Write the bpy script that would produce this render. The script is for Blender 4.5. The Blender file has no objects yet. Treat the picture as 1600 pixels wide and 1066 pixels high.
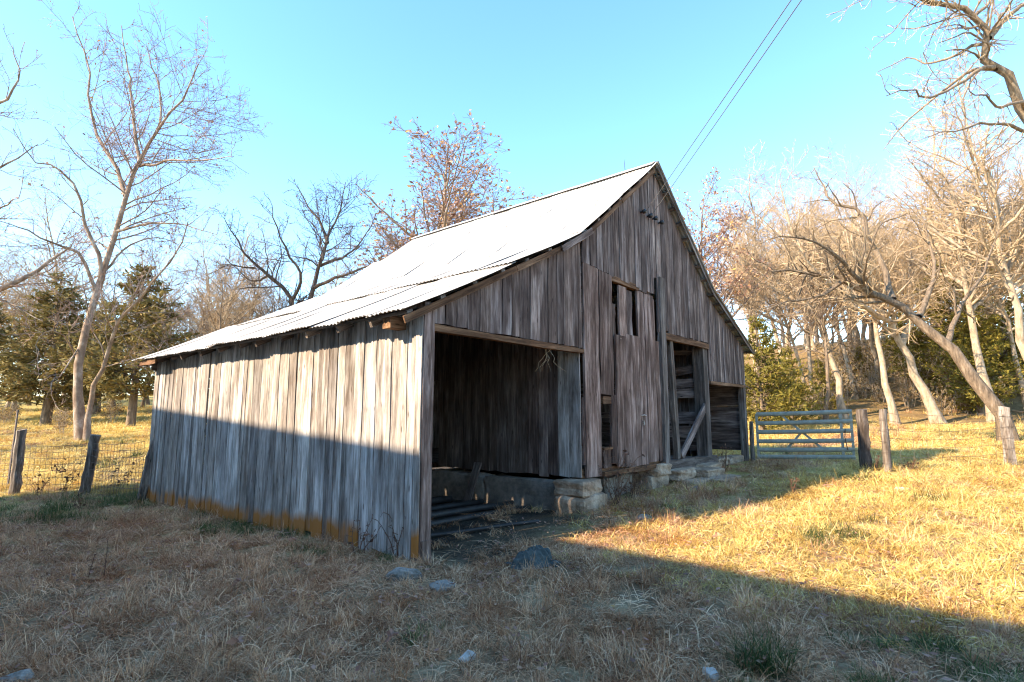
import bpy, bmesh, math, random
import numpy as np
from mathutils import Vector, Matrix, Quaternion

random.seed(11)
RNG = np.random.default_rng(11)
scn = bpy.context.scene
COL = scn.collection

# ------------------------------------------------------------------ camera, sky, sun, exposure
FPX, PITCH, EYE = 872.0, math.radians(7.6), 1.6          # focal length in pixels of a 1600 px wide picture
cam_d = bpy.data.cameras.new('camera')
cam_d.sensor_width = 36.0
cam_d.lens = 36.0 * FPX / 1600.0
cam_d.clip_start = 0.05
cam_d.clip_end = 3000.0
cam = bpy.data.objects.new('camera', cam_d)
COL.objects.link(cam)
cam.location = (0, 0, EYE)
cam.rotation_euler = (math.radians(90) + PITCH, 0, 0)
scn.camera = cam

SUN_DIR = Vector((0.7737, 0.3404, -0.5344)).normalized()   # the way the light travels
SUN_EL = math.asin(-SUN_DIR.z)
SUN_AZ = math.atan2(-SUN_DIR.x, -SUN_DIR.y)                # bearing of the sun, clockwise from +Y
world = bpy.data.worlds.new('World')
scn.world = world
world.use_nodes = True
wn = world.node_tree
for n in list(wn.nodes):
    wn.nodes.remove(n)
sky = wn.nodes.new('ShaderNodeTexSky')
sky.sky_type = 'NISHITA'
sky.sun_disc = False
sky.sun_elevation = SUN_EL
sky.sun_rotation = SUN_AZ
sky.altitude = 200
sky.air_density = 1.0
sky.dust_density = 0.0
sky.ozone_density = 1.6
hsv = wn.nodes.new('ShaderNodeHueSaturation')
hsv.inputs['Hue'].default_value = 0.494
hsv.inputs['Saturation'].default_value = 1.16
bg = wn.nodes.new('ShaderNodeBackground')
bg.inputs['Strength'].default_value = 0.15
wo = wn.nodes.new('ShaderNodeOutputWorld')
wn.links.new(sky.outputs[0], hsv.inputs['Color'])
wn.links.new(hsv.outputs[0], bg.inputs['Color'])
wn.links.new(bg.outputs[0], wo.inputs['Surface'])

sun_d = bpy.data.lights.new('sun', 'SUN')
sun_d.energy = 3.9
sun_d.angle = math.radians(0.6)
sun_d.color = (1.0, 0.83, 0.60)
sun = bpy.data.objects.new('sun', sun_d)
COL.objects.link(sun)
sun.rotation_euler = SUN_DIR.to_track_quat('-Z', 'Y').to_euler()
sun.location = (-30, -15, 25)

scn.view_settings.view_transform = 'Standard'
scn.view_settings.look = 'None'
scn.view_settings.gamma = 1.0
scn.view_settings.exposure = 2.0
scn.view_settings.use_curve_mapping = False
scn.render.engine = 'CYCLES'
scn.cycles.use_denoising = True
scn.cycles.filter_width = 1.15
scn.cycles.max_bounces = 6
scn.cycles.diffuse_bounces = 4
scn.cycles.glossy_bounces = 2
scn.cycles.transparent_max_bounces = 6
scn.cycles.use_adaptive_sampling = True
scn.cycles.adaptive_threshold = 0.02

# ------------------------------------------------------------------ terrain shape and bearings
def smooth(t):
    t = np.clip(t, 0, 1)
    return t * t * (3 - 2 * t)

def terrain(x, y):
    x = np.asarray(x, float); y = np.asarray(y, float)
    z = -0.02 + 0.0417 * 34 * np.tanh(x / 34) + 0.0106 * 60 * np.tanh(y / 60)
    wl = smooth((-x - 1.0) / 8.0)
    z = z + wl * 0.092 * np.where(y > 13.5, np.sqrt((np.maximum(y - 13.5, 0)) ** 2 + 1) - 1, 0) * (1 / (1 + np.maximum(y - 60, 0) / 120))
    wr = 1 - wl
    t = np.maximum(y - 33 + 0.15 * x, 0)
    z = z + wr * 4.5 * (1 - np.exp(-t / 26.0)) * smooth((y - 26) / 14)
    # a bank rising behind the wood on the right
    t2 = np.maximum((x * 0.8 + y * 0.6) - 44, 0)
    z = z + 10.0 * (1 - np.exp(-t2 / 40.0)) * wr
    z = z + 0.03 * np.sin(x * 0.9 + 1.3 * np.sin(y * 0.6)) * np.sin(y * 1.1 + 0.7) + 0.014 * np.sin(2.7 * x + y) * np.sin(2.3 * y - 0.8 * x)
    return z

def tz(x, y):
    return float(terrain(x, y))

def sight(px, py, depth):
    """world point seen at a pixel bearing of the 1600 px photograph, at a given distance along +Y"""
    a = (px - 800) / FPX; b = (533 - py) / FPX
    c, s = math.cos(PITCH), math.sin(PITCH)
    d = Vector((a, c - b * s, s + b * c))
    return Vector((0, 0, EYE)) + d * (depth / d.y)

def spot(px, py):
    """where that bearing meets the ground"""
    lo, hi = 1.0, 150.0
    prev = lo
    for k in range(1500):
        dd = 1.5 * (1.006 ** k)
        p = sight(px, py, dd)
        if p.z < tz(p.x, p.y):
            return Vector((p.x, p.y, tz(p.x, p.y)))
        if dd > 150:
            break
    return p

# ------------------------------------------------------------------ material helpers
def new_mat(name, rough=0.9, spec=0.2):
    m = bpy.data.materials.new(name)
    m.use_nodes = True
    nt = m.node_tree
    b = nt.nodes['Principled BSDF']
    b.inputs['Roughness'].default_value = rough
    b.inputs['Specular IOR Level'].default_value = spec
    return m, nt, b

def N(nt, kind, **kw):
    n = nt.nodes.new(kind)
    for k, v in kw.items():
        if k in n.inputs:
            n.inputs[k].default_value = v
        else:
            setattr(n, k, v)
    return n

def ramp(nt, fac, stops):
    r = nt.nodes.new('ShaderNodeValToRGB')
    cr = r.color_ramp
    while len(cr.elements) < len(stops):
        cr.elements.new(0.5)
    for e, (p, c) in zip(cr.elements, stops):
        e.position = p
        e.color = (c[0], c[1], c[2], 1)
    nt.links.new(fac, r.inputs['Fac'])
    return r.outputs['Color']

def mix(nt, fac, a, b, blend='MIX'):
    m = nt.nodes.new('ShaderNodeMix')
    m.data_type = 'RGBA'
    m.blend_type = blend
    for sock, val in ((m.inputs[0], fac), (m.inputs[6], a), (m.inputs[7], b)):
        if isinstance(val, bpy.types.NodeSocket):
            nt.links.new(val, sock)
        elif isinstance(val, (int, float)):
            sock.default_value = val
        else:
            sock.default_value = (val[0], val[1], val[2], 1)
    return m.outputs[2]

def maprange(nt, v, a, b, c=0.0, d=1.0):
    m = nt.nodes.new('ShaderNodeMapRange')
    m.inputs[1].default_value = a; m.inputs[2].default_value = b
    m.inputs[3].default_value = c; m.inputs[4].default_value = d
    nt.links.new(v, m.inputs[0])
    return m.outputs[0]

def math_node(nt, op, a, b=0.0):
    m = nt.nodes.new('ShaderNodeMath'); m.operation = op
    for s, v in zip(m.inputs, (a, b)):
        if isinstance(v, bpy.types.NodeSocket):
            nt.links.new(v, s)
        else:
            s.default_value = v
    return m.outputs[0]

def bump(nt, bsdf, h, strength=0.4, dist=0.01):
    b = nt.nodes.new('ShaderNodeBump')
    b.inputs['Strength'].default_value = strength
    b.inputs['Distance'].default_value = dist
    nt.links.new(h, b.inputs['Height'])
    nt.links.new(b.outputs[0], bsdf.inputs['Normal'])

def obj_coords(nt, scale, offset=True):
    """object coordinates (length along local Z), shifted by a per-object random amount"""
    tc = nt.nodes.new('ShaderNodeTexCoord')
    oi = nt.nodes.new('ShaderNodeObjectInfo')
    mp = nt.nodes.new('ShaderNodeMapping')
    mp.inputs['Scale'].default_value = scale
    nt.links.new(tc.outputs['Object'], mp.inputs['Vector'])
    if offset:
        k = math_node(nt, 'MULTIPLY', oi.outputs['Random'], 57.0)
        cx = nt.nodes.new('ShaderNodeCombineXYZ')
        for i in range(3):
            nt.links.new(k, cx.inputs[i])
        nt.links.new(cx.outputs[0], mp.inputs['Location'])
    return tc, oi, mp.outputs[0]

def weathered_wood(name, dark, mid, pale, lichen=False, bump_s=0.6):
    m, nt, b = new_mat(name, 0.88, 0.15)
    tc, oi, v = obj_coords(nt, (15, 15, 1.15))
    n1 = N(nt, 'ShaderNodeTexNoise', Scale=1.0, Detail=7.0, Roughness=0.68); nt.links.new(v, n1.inputs['Vector'])
    tc2, oi2, v2 = obj_coords(nt, (85, 85, 3.4))
    n2 = N(nt, 'ShaderNodeTexNoise', Scale=1.0, Detail=3.0, Roughness=0.6); nt.links.new(v2, n2.inputs['Vector'])
    tc3, oi3, v3 = obj_coords(nt, (4.2, 4.2, 1.3))
    n3 = N(nt, 'ShaderNodeTexNoise', Scale=1.0, Detail=4.0, Roughness=0.6); nt.links.new(v3, n3.inputs['Vector'])
    col = ramp(nt, n1.outputs['Fac'], [(0.32, dark), (0.50, mid), (0.66, pale)])
    fine = ramp(nt, n2.outputs['Fac'], [(0.34, (0.42, 0.40, 0.38)), (0.56, (1, 1, 1))])
    col = mix(nt, 0.75, col, fine, 'MULTIPLY')
    blot = ramp(nt, n3.outputs['Fac'], [(0.30, (0.48, 0.41, 0.37)), (0.50, (1, 1, 1)), (0.68, (1.45, 1.43, 1.42))])
    col = mix(nt, 0.85, col, blot, 'MULTIPLY')
    # each board its own tone
    tone = ramp(nt, oi.outputs['Random'], [(0.0, (0.60, 0.57, 0.56)), (0.35, (0.92, 0.86, 0.80)), (0.7, (1.05, 1.05, 1.06)), (1.0, (1.38, 1.34, 1.28))])
    col = mix(nt, 1.0, col, tone, 'MULTIPLY')
    # knots
    tc4, oi4, v4 = obj_coords(nt, (9, 9, 2.6))
    vo = N(nt, 'ShaderNodeTexVoronoi', Scale=1.0); nt.links.new(v4, vo.inputs['Vector'])
    kn = maprange(nt, vo.outputs['Distance'], 0.06, 0.13, 0.75, 0.0)
    col = mix(nt, kn, col, (dark[0] * 0.4, dark[1] * 0.35, dark[2] * 0.3))
    if lichen:
        sx = nt.nodes.new('ShaderNodeSeparateXYZ'); nt.links.new(tc.outputs['Object'], sx.inputs[0])
        edge = math_node(nt, 'ADD', sx.outputs['Z'], math_node(nt, 'MULTIPLY', n3.outputs['Fac'], -0.30))
        edge = math_node(nt, 'ADD', edge, math_node(nt, 'MULTIPLY', n1.outputs['Fac'], -0.16))
        lo = maprange(nt, edge, -0.03, 0.10, 1.0, 0.0)
        patch = maprange(nt, math_node(nt, 'ADD', n3.outputs['Fac'], math_node(nt, 'MULTIPLY', oi.outputs['Random'], 0.34)), 0.42, 0.62, 0.1, 0.95)
        col = mix(nt, math_node(nt, 'MULTIPLY', lo, patch), col, (0.34, 0.125, 0.02))
    nt.links.new(col, b.inputs['Base Color'])
    h = math_node(nt, 'ADD', n2.outputs['Fac'], math_node(nt, 'MULTIPLY', n1.outputs['Fac'], 0.5))
    bump(nt, b, h, bump_s, 0.004)
    return m

M = {}
M['side_wood'] = weathered_wood('bleached_side_boards', (0.17, 0.14, 0.12), (0.33, 0.30, 0.275), (0.52, 0.49, 0.46), lichen=True)
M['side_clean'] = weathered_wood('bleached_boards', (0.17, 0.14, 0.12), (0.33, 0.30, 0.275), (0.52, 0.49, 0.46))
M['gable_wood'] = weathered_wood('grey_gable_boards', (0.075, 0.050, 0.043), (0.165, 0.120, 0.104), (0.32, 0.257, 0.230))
M['door_wood'] = weathered_wood('rough_brown_boards', (0.068, 0.040, 0.031), (0.170, 0.110, 0.088), (0.36, 0.265, 0.228), bump_s=1.2)
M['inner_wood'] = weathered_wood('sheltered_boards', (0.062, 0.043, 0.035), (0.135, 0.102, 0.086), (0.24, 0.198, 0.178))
M['beam'] = weathered_wood('brown_beam', (0.07, 0.037, 0.022), (0.165, 0.09, 0.05), (0.29, 0.175, 0.105))
M['post'] = weathered_wood('grey_brown_post', (0.07, 0.055, 0.046), (0.16, 0.13, 0.112), (0.30, 0.26, 0.235), bump_s=0.9)
M['fence_wood'] = weathered_wood('split_fence_post', (0.075, 0.06, 0.05), (0.17, 0.14, 0.12), (0.36, 0.32, 0.29), bump_s=1.0)
M['pale_post'] = weathered_wood('bleached_fence_post', (0.13, 0.10, 0.08), (0.28, 0.235, 0.195), (0.50, 0.45, 0.40), bump_s=1.0)

def metal_roof():
    m, nt, b = new_mat('galvanised_sheet', 0.55, 0.4)
    tc, oi, v = obj_coords(nt, (1.5, 1.5, 1.5))
    n = N(nt, 'ShaderNodeTexNoise', Scale=1.3, Detail=6.0, Roughness=0.65); nt.links.new(v, n.inputs['Vector'])
    col = ramp(nt, n.outputs['Fac'], [(0.25, (0.34, 0.30, 0.255)), (0.5, (0.48, 0.455, 0.42)), (0.8, (0.58, 0.565, 0.54))])
    tone = ramp(nt, oi.outputs['Random'], [(0, (0.88, 0.87, 0.86)), (1, (1.06, 1.06, 1.05))])
    col = mix(nt, 1.0, col, tone, 'MULTIPLY')
    tc2, oi2, v2 = obj_coords(nt, (6, 1.2, 6))
    n2 = N(nt, 'ShaderNodeTexNoise', Scale=1.0, Detail=5.0, Roughness=0.7); nt.links.new(v2, n2.inputs['Vector'])
    col = mix(nt, maprange(nt, n2.outputs['Fac'], 0.54, 0.72, 0.0, 0.75), col, (0.26, 0.15, 0.085))
    nt.links.new(col, b.inputs['Base Color'])
    b.inputs['Metallic'].default_value = 0.15
    return m
M['roof'] = metal_roof()

def rock_mat(name, a, bcol, c, scale=6.0):
    m, nt, b = new_mat(name, 0.92, 0.2)
    tc, oi, v = obj_coords(nt, (1, 1, 1))
    n = N(nt, 'ShaderNodeTexNoise', Scale=scale, Detail=8.0, Roughness=0.7); nt.links.new(v, n.inputs['Vector'])
    col = ramp(nt, n.outputs['Fac'], [(0.3, a), (0.5, bcol), (0.72, c)])
    n2 = N(nt, 'ShaderNodeTexNoise', Scale=scale * 6, Detail=4.0); nt.links.new(v, n2.inputs['Vector'])
    col = mix(nt, 0.5, col, ramp(nt, n2.outputs['Fac'], [(0.35, (0.5, 0.5, 0.5)), (0.6, (1.1, 1.1, 1.1))]), 'MULTIPLY')
    nt.links.new(col, b.inputs['Base Color'])
    bump(nt, b, math_node(nt, 'ADD', n.outputs['Fac'], math_node(nt, 'MULTIPLY', n2.outputs['Fac'], 0.4)), 0.7, 0.03)
    return m
M['rock'] = rock_mat('grey_limestone', (0.10, 0.088, 0.074), (0.24, 0.212, 0.18), (0.46, 0.42, 0.37))
M['tan_stone'] = rock_mat('tan_foundation_stone', (0.19, 0.115, 0.07), (0.39, 0.265, 0.175), (0.56, 0.43, 0.315), 3.0)
M['white_rock'] = rock_mat('pale_rock', (0.30, 0.275, 0.24), (0.50, 0.465, 0.42), (0.68, 0.64, 0.59))
M['concrete'] = rock_mat('old_concrete', (0.13, 0.10, 0.08), (0.24, 0.195, 0.155), (0.36, 0.30, 0.25), 2.0)

def bark_mat(name, stops, zs=3.0, xs=9.0, bs=0.8):
    m, nt, b = new_mat(name, 0.92, 0.1)
    tc, oi, v = obj_coords(nt, (xs, xs, zs))
    n = N(nt, 'ShaderNodeTexNoise', Scale=1.0, Detail=6.0, Roughness=0.7); nt.links.new(v, n.inputs['Vector'])
    col = ramp(nt, n.outputs['Fac'], stops)
    nt.links.new(col, b.inputs['Base Color'])
    bump(nt, b, n.outputs['Fac'], bs, 0.03)
    return m
M['bark_sycamore'] = bark_mat('sycamore_bark', [(0.36, (0.15, 0.10, 0.072)), (0.54, (0.26, 0.19, 0.14)), (0.68, (0.44, 0.37, 0.31))], 1.6, 3.0, 0.3)
M['bark_brown'] = bark_mat('furrowed_brown_bark', [(0.3, (0.07, 0.05, 0.036)), (0.55, (0.20, 0.145, 0.10)), (0.75, (0.34, 0.26, 0.19))], 2.0, 12.0, 1.4)
M['bark_dark'] = bark_mat('dark_bark', [(0.3, (0.05, 0.036, 0.03)), (0.6, (0.125, 0.092, 0.074)), (0.8, (0.21, 0.16, 0.13))], 2.0, 12.0)
M['bark_limb'] = bark_mat('rough_tan_bark', [(0.3, (0.10, 0.07, 0.045)), (0.55, (0.27, 0.195, 0.13)), (0.75, (0.44, 0.34, 0.24))], 2.0, 12.0, 1.2)
M['bark_pale'] = bark_mat('pale_tan_bark', [(0.3, (0.17, 0.12, 0.08)), (0.5, (0.36, 0.27, 0.185)), (0.75, (0.52, 0.43, 0.33))], 1.8, 6.0, 0.5)
M['twig_tan'] = bark_mat('tan_twigs', [(0.3, (0.28, 0.19, 0.11)), (0.7, (0.47, 0.34, 0.21))], 3, 3, 0.0)
M['twig_pink'] = bark_mat('pinkish_twigs', [(0.3, (0.19, 0.13, 0.11)), (0.7, (0.36, 0.25, 0.21))], 3, 3, 0.0)
M['twig_brown'] = bark_mat('brown_twigs', [(0.3, (0.11, 0.075, 0.058)), (0.7, (0.21, 0.15, 0.115))], 3, 3, 0.0)
M['twig_dark'] = bark_mat('dark_twigs', [(0.3, (0.06, 0.042, 0.036)), (0.7, (0.13, 0.095, 0.08))], 3, 3, 0.0)

def leaf_mat(name, stops, trans=0.0, attr='tint', patch=None, tones=((0.75, 0.75, 0.75), (1.2, 1.17, 1.12))):
    m, nt, b = new_mat(name, 0.75, 0.15)
    at = nt.nodes.new('ShaderNodeAttribute'); at.attribute_name = attr
    oi = nt.nodes.new('ShaderNodeObjectInfo')
    col = ramp(nt, at.outputs['Fac'], stops)
    tone = ramp(nt, oi.outputs['Random'], [(0, tones[0]), (1, tones[1])])
    col = mix(nt, 1.0, col, tone, 'MULTIPLY')
    if patch:
        ge = nt.nodes.new('ShaderNodeNewGeometry')
        pn_ = N(nt, 'ShaderNodeTexNoise', Scale=0.9, Detail=5.0, Roughness=0.7); nt.links.new(ge.outputs['Position'], pn_.inputs['Vector'])
        col = mix(nt, 1.0, col, ramp(nt, pn_.outputs['Fac'], [(0.36, patch[0]), (0.5, (1, 1, 1)), (0.64, patch[1])]), 'MULTIPLY')
    nt.links.new(col, b.inputs['Base Color'])
    if trans:
        t = nt.nodes.new('ShaderNodeBsdfTranslucent'); nt.links.new(col, t.inputs['Color'])
        ms = nt.nodes.new('ShaderNodeMixShader'); ms.inputs[0].default_value = trans
        nt.links.new(b.outputs[0], ms.inputs[1]); nt.links.new(t.outputs[0], ms.inputs[2])
        out = [n for n in nt.nodes if n.type == 'OUTPUT_MATERIAL'][0]
        nt.links.new(ms.outputs[0], out.inputs['Surface'])
    return m
M['cedar'] = leaf_mat('cedar_foliage', [(0.0, (0.075, 0.064, 0.024)), (0.45, (0.155, 0.125, 0.044)), (0.8, (0.23, 0.175, 0.065)), (1.0, (0.29, 0.18, 0.085))], 0.2)
M['cedar_gold'] = leaf_mat('golden_cedar_foliage', [(0.0, (0.075, 0.068, 0.015)), (0.45, (0.18, 0.15, 0.028)), (1.0, (0.30, 0.225, 0.045))], 0.2)
M['rust_leaf'] = leaf_mat('rust_leaves', [(0.0, (0.14, 0.06, 0.045)), (0.45, (0.42, 0.24, 0.175)), (0.8, (0.56, 0.36, 0.25)), (1.0, (0.58, 0.33, 0.08))], 0.25)
M['brush'] = leaf_mat('dry_brush', [(0.0, (0.10, 0.062, 0.03)), (0.5, (0.22, 0.15, 0.07)), (1.0, (0.33, 0.25, 0.11))], 0.2)
M['straw'] = leaf_mat('dry_grass', [(0.0, (0.21, 0.098, 0.055)), (0.35, (0.45, 0.243, 0.132)), (0.7, (0.66, 0.42, 0.25)), (1.0, (0.84, 0.64, 0.45))], 0.25, patch=((0.74, 0.58, 0.47), (1.1, 1.08, 1.04)), tones=((0.62, 0.57, 0.53), (1.3, 1.26, 1.2)))
M['straw_gold'] = leaf_mat('golden_grass', [(0.0, (0.42, 0.27, 0.075)), (0.4, (0.62, 0.45, 0.14)), (0.75, (0.79, 0.63, 0.245)), (1.0, (0.90, 0.79, 0.44))], 0.3, patch=((0.85, 0.70, 0.55), (1.1, 1.1, 1.15)), tones=((0.7, 0.66, 0.6), (1.25, 1.22, 1.2)))
M['green'] = leaf_mat('green_grass', [(0.0, (0.035, 0.055, 0.016)), (0.5, (0.075, 0.11, 0.032)), (0.85, (0.16, 0.17, 0.06)), (1.0, (0.42, 0.34, 0.17))], 0.25)
M['weed'] = leaf_mat('dead_weed', [(0.0, (0.07, 0.035, 0.022)), (0.6, (0.19, 0.10, 0.065)), (1.0, (0.30, 0.20, 0.13))], 0.1)

def plain(name, c, rough=0.6, metal=0.0, var=0.25, scale=8.0):
    m, nt, b = new_mat(name, rough, 0.35)
    tc, oi, v = obj_coords(nt, (1, 1, 1))
    n = N(nt, 'ShaderNodeTexNoise', Scale=scale, Detail=5.0, Roughness=0.65); nt.links.new(v, n.inputs['Vector'])
    col = ramp(nt, n.outputs['Fac'], [(0.3, tuple(x * (1 - var) for x in c)), (0.7, tuple(min(1, x * (1 + var)) for x in c))])
    nt.links.new(col, b.inputs['Base Color'])
    b.inputs['Metallic'].default_value = metal
    bump(nt, b, n.outputs['Fac'], 0.15, 0.01)
    return m
M['gate'] = plain('blue_grey_gate_paint', (0.29, 0.275, 0.215), 0.6, 0.0)
M['wire'] = plain('rusty_wire', (0.13, 0.095, 0.075), 0.7, 0.3)
M['cable'] = plain('weathered_cable', (0.16, 0.15, 0.14), 0.7)
M['insulator'] = plain('dark_glazed_insulator', (0.025, 0.022, 0.022), 0.3)
M['denim'] = plain('blue_grey_cloth', (0.062, 0.074, 0.070), 0.9, 0, 0.5, 22.0)
M['shed_metal'] = plain('shed_roof_metal', (0.40, 0.39, 0.37), 0.6, 0.1)
M['shed_wall'] = plain('shed_wall_boards', (0.62, 0.59, 0.54), 0.9)  # unseen walls made pale to bounce fill light into the shaded yard
M['iron'] = plain('dark_iron', (0.05, 0.042, 0.038), 0.6, 0.4)
M['nail'] = plain('pale_bent_metal', (0.5, 0.46, 0.42), 0.5, 0.2)

def ground_mat():
    m, nt, b = new_mat('pasture_ground', 0.95, 0.1)
    tc = nt.nodes.new('ShaderNodeTexCoord')
    def noise(s, d=6.0):
        n = N(nt, 'ShaderNodeTexNoise', Scale=s, Detail=d, Roughness=0.65)
        nt.links.new(tc.outputs['Object'], n.inputs['Vector']); return n.outputs['Fac']
    n1, n2, n3 = noise(0.35), noise(3.0), noise(30.0)
    col = ramp(nt, n2, [(0.30, (0.15, 0.10, 0.062)), (0.5, (0.30, 0.215, 0.125)), (0.72, (0.45, 0.35, 0.205))])
    gold = ramp(nt, n2, [(0.30, (0.33, 0.225, 0.068)), (0.5, (0.46, 0.345, 0.11)), (0.72, (0.58, 0.47, 0.19))])
    green = ramp(nt, n2, [(0.3, (0.09, 0.10, 0.03)), (0.7, (0.22, 0.20, 0.065))])
    sx = nt.nodes.new('ShaderNodeSeparateXYZ'); nt.links.new(tc.outputs['Object'], sx.inputs[0])
    far = maprange(nt, sx.outputs['Y'], 6.0, 13.0)
    col = mix(nt, far, col, gold)
    col = mix(nt, maprange(nt, n1, 0.55, 0.68, 0.0, 0.6), col, green)
    leaf = ramp(nt, n2, [(0.3, (0.12, 0.07, 0.035)), (0.6, (0.26, 0.16, 0.08))])
    wood_d = math_node(nt, 'ADD', math_node(nt, 'MULTIPLY', sx.outputs['X'], 0.75), math_node(nt, 'MULTIPLY', sx.outputs['Y'], 0.66))
    col = mix(nt, maprange(nt, wood_d, 33, 40, 0.0, 0.85), col, leaf)
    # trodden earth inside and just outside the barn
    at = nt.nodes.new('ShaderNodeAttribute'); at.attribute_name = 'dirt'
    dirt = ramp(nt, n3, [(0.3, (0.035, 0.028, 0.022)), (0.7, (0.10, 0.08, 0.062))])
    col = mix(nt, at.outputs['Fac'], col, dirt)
    fine = ramp(nt, n3, [(0.35, (0.6, 0.58, 0.56)), (0.6, (1.1, 1.1, 1.1))])
    col = mix(nt, 0.7, col, fine, 'MULTIPLY')
    nt.links.new(col, b.inputs['Base Color'])
    bump(nt, b, math_node(nt, 'ADD', n3, n2), 0.8, 0.05)
    return m
M['ground'] = ground_mat()

# ------------------------------------------------------------------ object helpers
def link(o, parent=None):
    COL.objects.link(o)
    if parent is not None:
        o.parent = parent
    return o

def tag(o, label, cat, group=None):
    o['label'] = label; o['category'] = cat
    if group: o['group'] = group
    return o

def empty(name, loc=(0, 0, 0), rz=0.0, parent=None):
    o = bpy.data.objects.new(name, None)
    o.empty_display_size = 0.2
    o.location = loc
    o.rotation_euler = (0, 0, rz)
    return link(o, parent)

def mesh_np(name, V, Fq, mat, attr=None, smooth_=False):
    """V (n,3); Fq list/array of faces of one size"""
    me = bpy.data.meshes.new(name)
    V = np.asarray(V, np.float32); Fq = np.asarray(Fq, np.int32)
    me.vertices.add(len(V)); me.vertices.foreach_set('co', V.ravel())
    nf, k = Fq.shape
    me.loops.add(nf * k); me.loops.foreach_set('vertex_index', Fq.ravel())
    me.polygons.add(nf)
    me.polygons.foreach_set('loop_start', np.arange(0, nf * k, k, dtype=np.int32))
    me.polygons.foreach_set('loop_total', np.full(nf, k, np.int32))
    me.polygons.foreach_set('use_smooth', np.full(nf, bool(smooth_)))
    me.update(calc_edges=True)
    if attr is not None:
        a = me.attributes.new('tint', 'FLOAT', 'POINT')
        a.data.foreach_set('value', np.asarray(attr, np.float32))
    if mat is not None:
        me.materials.append(mat)
    return me

def obj(name, me, parent=None, loc=(0, 0, 0), mat4=None):
    o = bpy.data.objects.new(name, me)
    if mat4 is not None:
        o.matrix_local = mat4
    else:
        o.location = loc
    return link(o, parent)

def frame(origin, xdir, zdir):
    x = Vector(xdir).normalized(); z = Vector(zdir).normalized()
    y = z.cross(x).normalized(); x = y.cross(z)
    m = Matrix.Identity(4)
    for i in range(3):
        m[i][0], m[i][1], m[i][2], m[i][3] = x[i], y[i], z[i], origin[i]
    return m

def board(parent, name, origin, xdir, zdir, width, len_l, len_r=None, thick=0.025, mat=None, rough=0.006, taper=0.0, rings=4, ragged=0.0, rnd=random, warp=0.004):
    """a sawn board: origin at the middle of its foot, length along its local Z, four ragged rings"""
    if len_r is None: len_r = len_l
    V = []; R = rings
    bl, br = rnd.uniform(0, ragged), rnd.uniform(0, ragged)
    for i in range(R):
        t = i / (R - 1)
        w = width * (1 - taper * t) / 2
        e0, e1 = rnd.uniform(-rough, rough), rnd.uniform(-rough, rough)
        yo = rnd.uniform(-warp, warp)
        zl = bl + t * (len_l - bl) if i < R - 1 else len_l
        zr = br + t * (len_r - br) if i < R - 1 else len_r
        for (x, z, y) in ((-w + e0, zl, -thick / 2), (w + e1, zr, -thick / 2), (w + e1, zr, thick / 2), (-w + e0, zl, thick / 2)):
            V.append((x, y + yo, z))
    Fq = [(0, 3, 2, 1), tuple(4 * (R - 1) + k for k in (0, 1, 2, 3))]
    for i in range(R - 1):
        a = 4 * i
        for k in range(4):
            k2 = (k + 1) % 4
            Fq.append((a + k, a + k2, a + 4 + k2, a + 4 + k))
    me = mesh_np(name, V, Fq, mat)
    return obj(name, me, parent, mat4=frame(origin, xdir, zdir))

def tubes(branches, sides, closed=True):
    """branches: list of (pts (n,3), radii (n)) -> V, F (quads)"""
    groups = {}
    for p, r in branches:
        groups.setdefault(len(p), []).append((p, r))
    Vs, Fs, base = [], [], 0
    ang = np.arange(sides) * 2 * np.pi / sides
    for n, lst in groups.items():
        P = np.array([a for a, _ in lst], float); R = np.array([b for _, b in lst], float)
        T = np.gradient(P, axis=1)
        T /= np.linalg.norm(T, axis=2, keepdims=True) + 1e-9
        mean = P[:, -1] - P[:, 0]
        ref = np.where(np.abs(mean[:, 2:3]) > 0.75 * np.linalg.norm(mean, axis=1, keepdims=True), np.array([[1.0, 0.13, 0]]), np.array([[0, 0.09, 1.0]]))
        A = np.cross(T, ref[:, None, :]); A /= np.linalg.norm(A, axis=2, keepdims=True) + 1e-9
        B = np.cross(T, A)
        ring = A[:, :, None, :] * np.cos(ang)[None, None, :, None] + B[:, :, None, :] * np.sin(ang)[None, None, :, None]
        V = P[:, :, None, :] + ring * R[:, :, None, None]
        nb = len(lst)
        idx = base + np.arange(nb * n * sides).reshape(nb, n, sides)
        a = idx[:, :-1, :]; b = np.roll(a, -1, axis=2); d = idx[:, 1:, :]; c = np.roll(d, -1, axis=2)
        Fs.append(np.stack([a, b, c, d], -1).reshape(-1, 4))
        Vs.append(V.reshape(-1, 3)); base += nb * n * sides
    return np.concatenate(Vs), np.concatenate(Fs)

def pipe(name, pts, r, mat, parent=None, sides=6, loc=None):
    pts = np.array(pts, float)
    rr = np.full(len(pts), r) if np.isscalar(r) else np.array(r, float)
    o0 = pts[0].copy() if loc is None else np.array(loc)
    V, Fq = tubes([(pts - o0, rr)], sides)
    n = len(V)
    # end caps (fans as degenerate-free quads)
    caps = []
    for s0 in (0, n - sides):
        for k in range(1, sides - 1, 2):
            caps.append((s0, s0 + k, s0 + k + 1, s0 + min(k + 2, sides - 1)) if k + 2 <= sides - 1 else (s0, s0 + k, s0 + k + 1, s0 + k + 1))
    caps = [c for c in caps if len(set(c)) == 4]
    Fq = np.concatenate([Fq, np.array(caps, np.int32)]) if caps else Fq
    me = mesh_np(name, V, Fq, mat, smooth_=True)
    return obj(name, me, parent, loc=tuple(o0))

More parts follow.
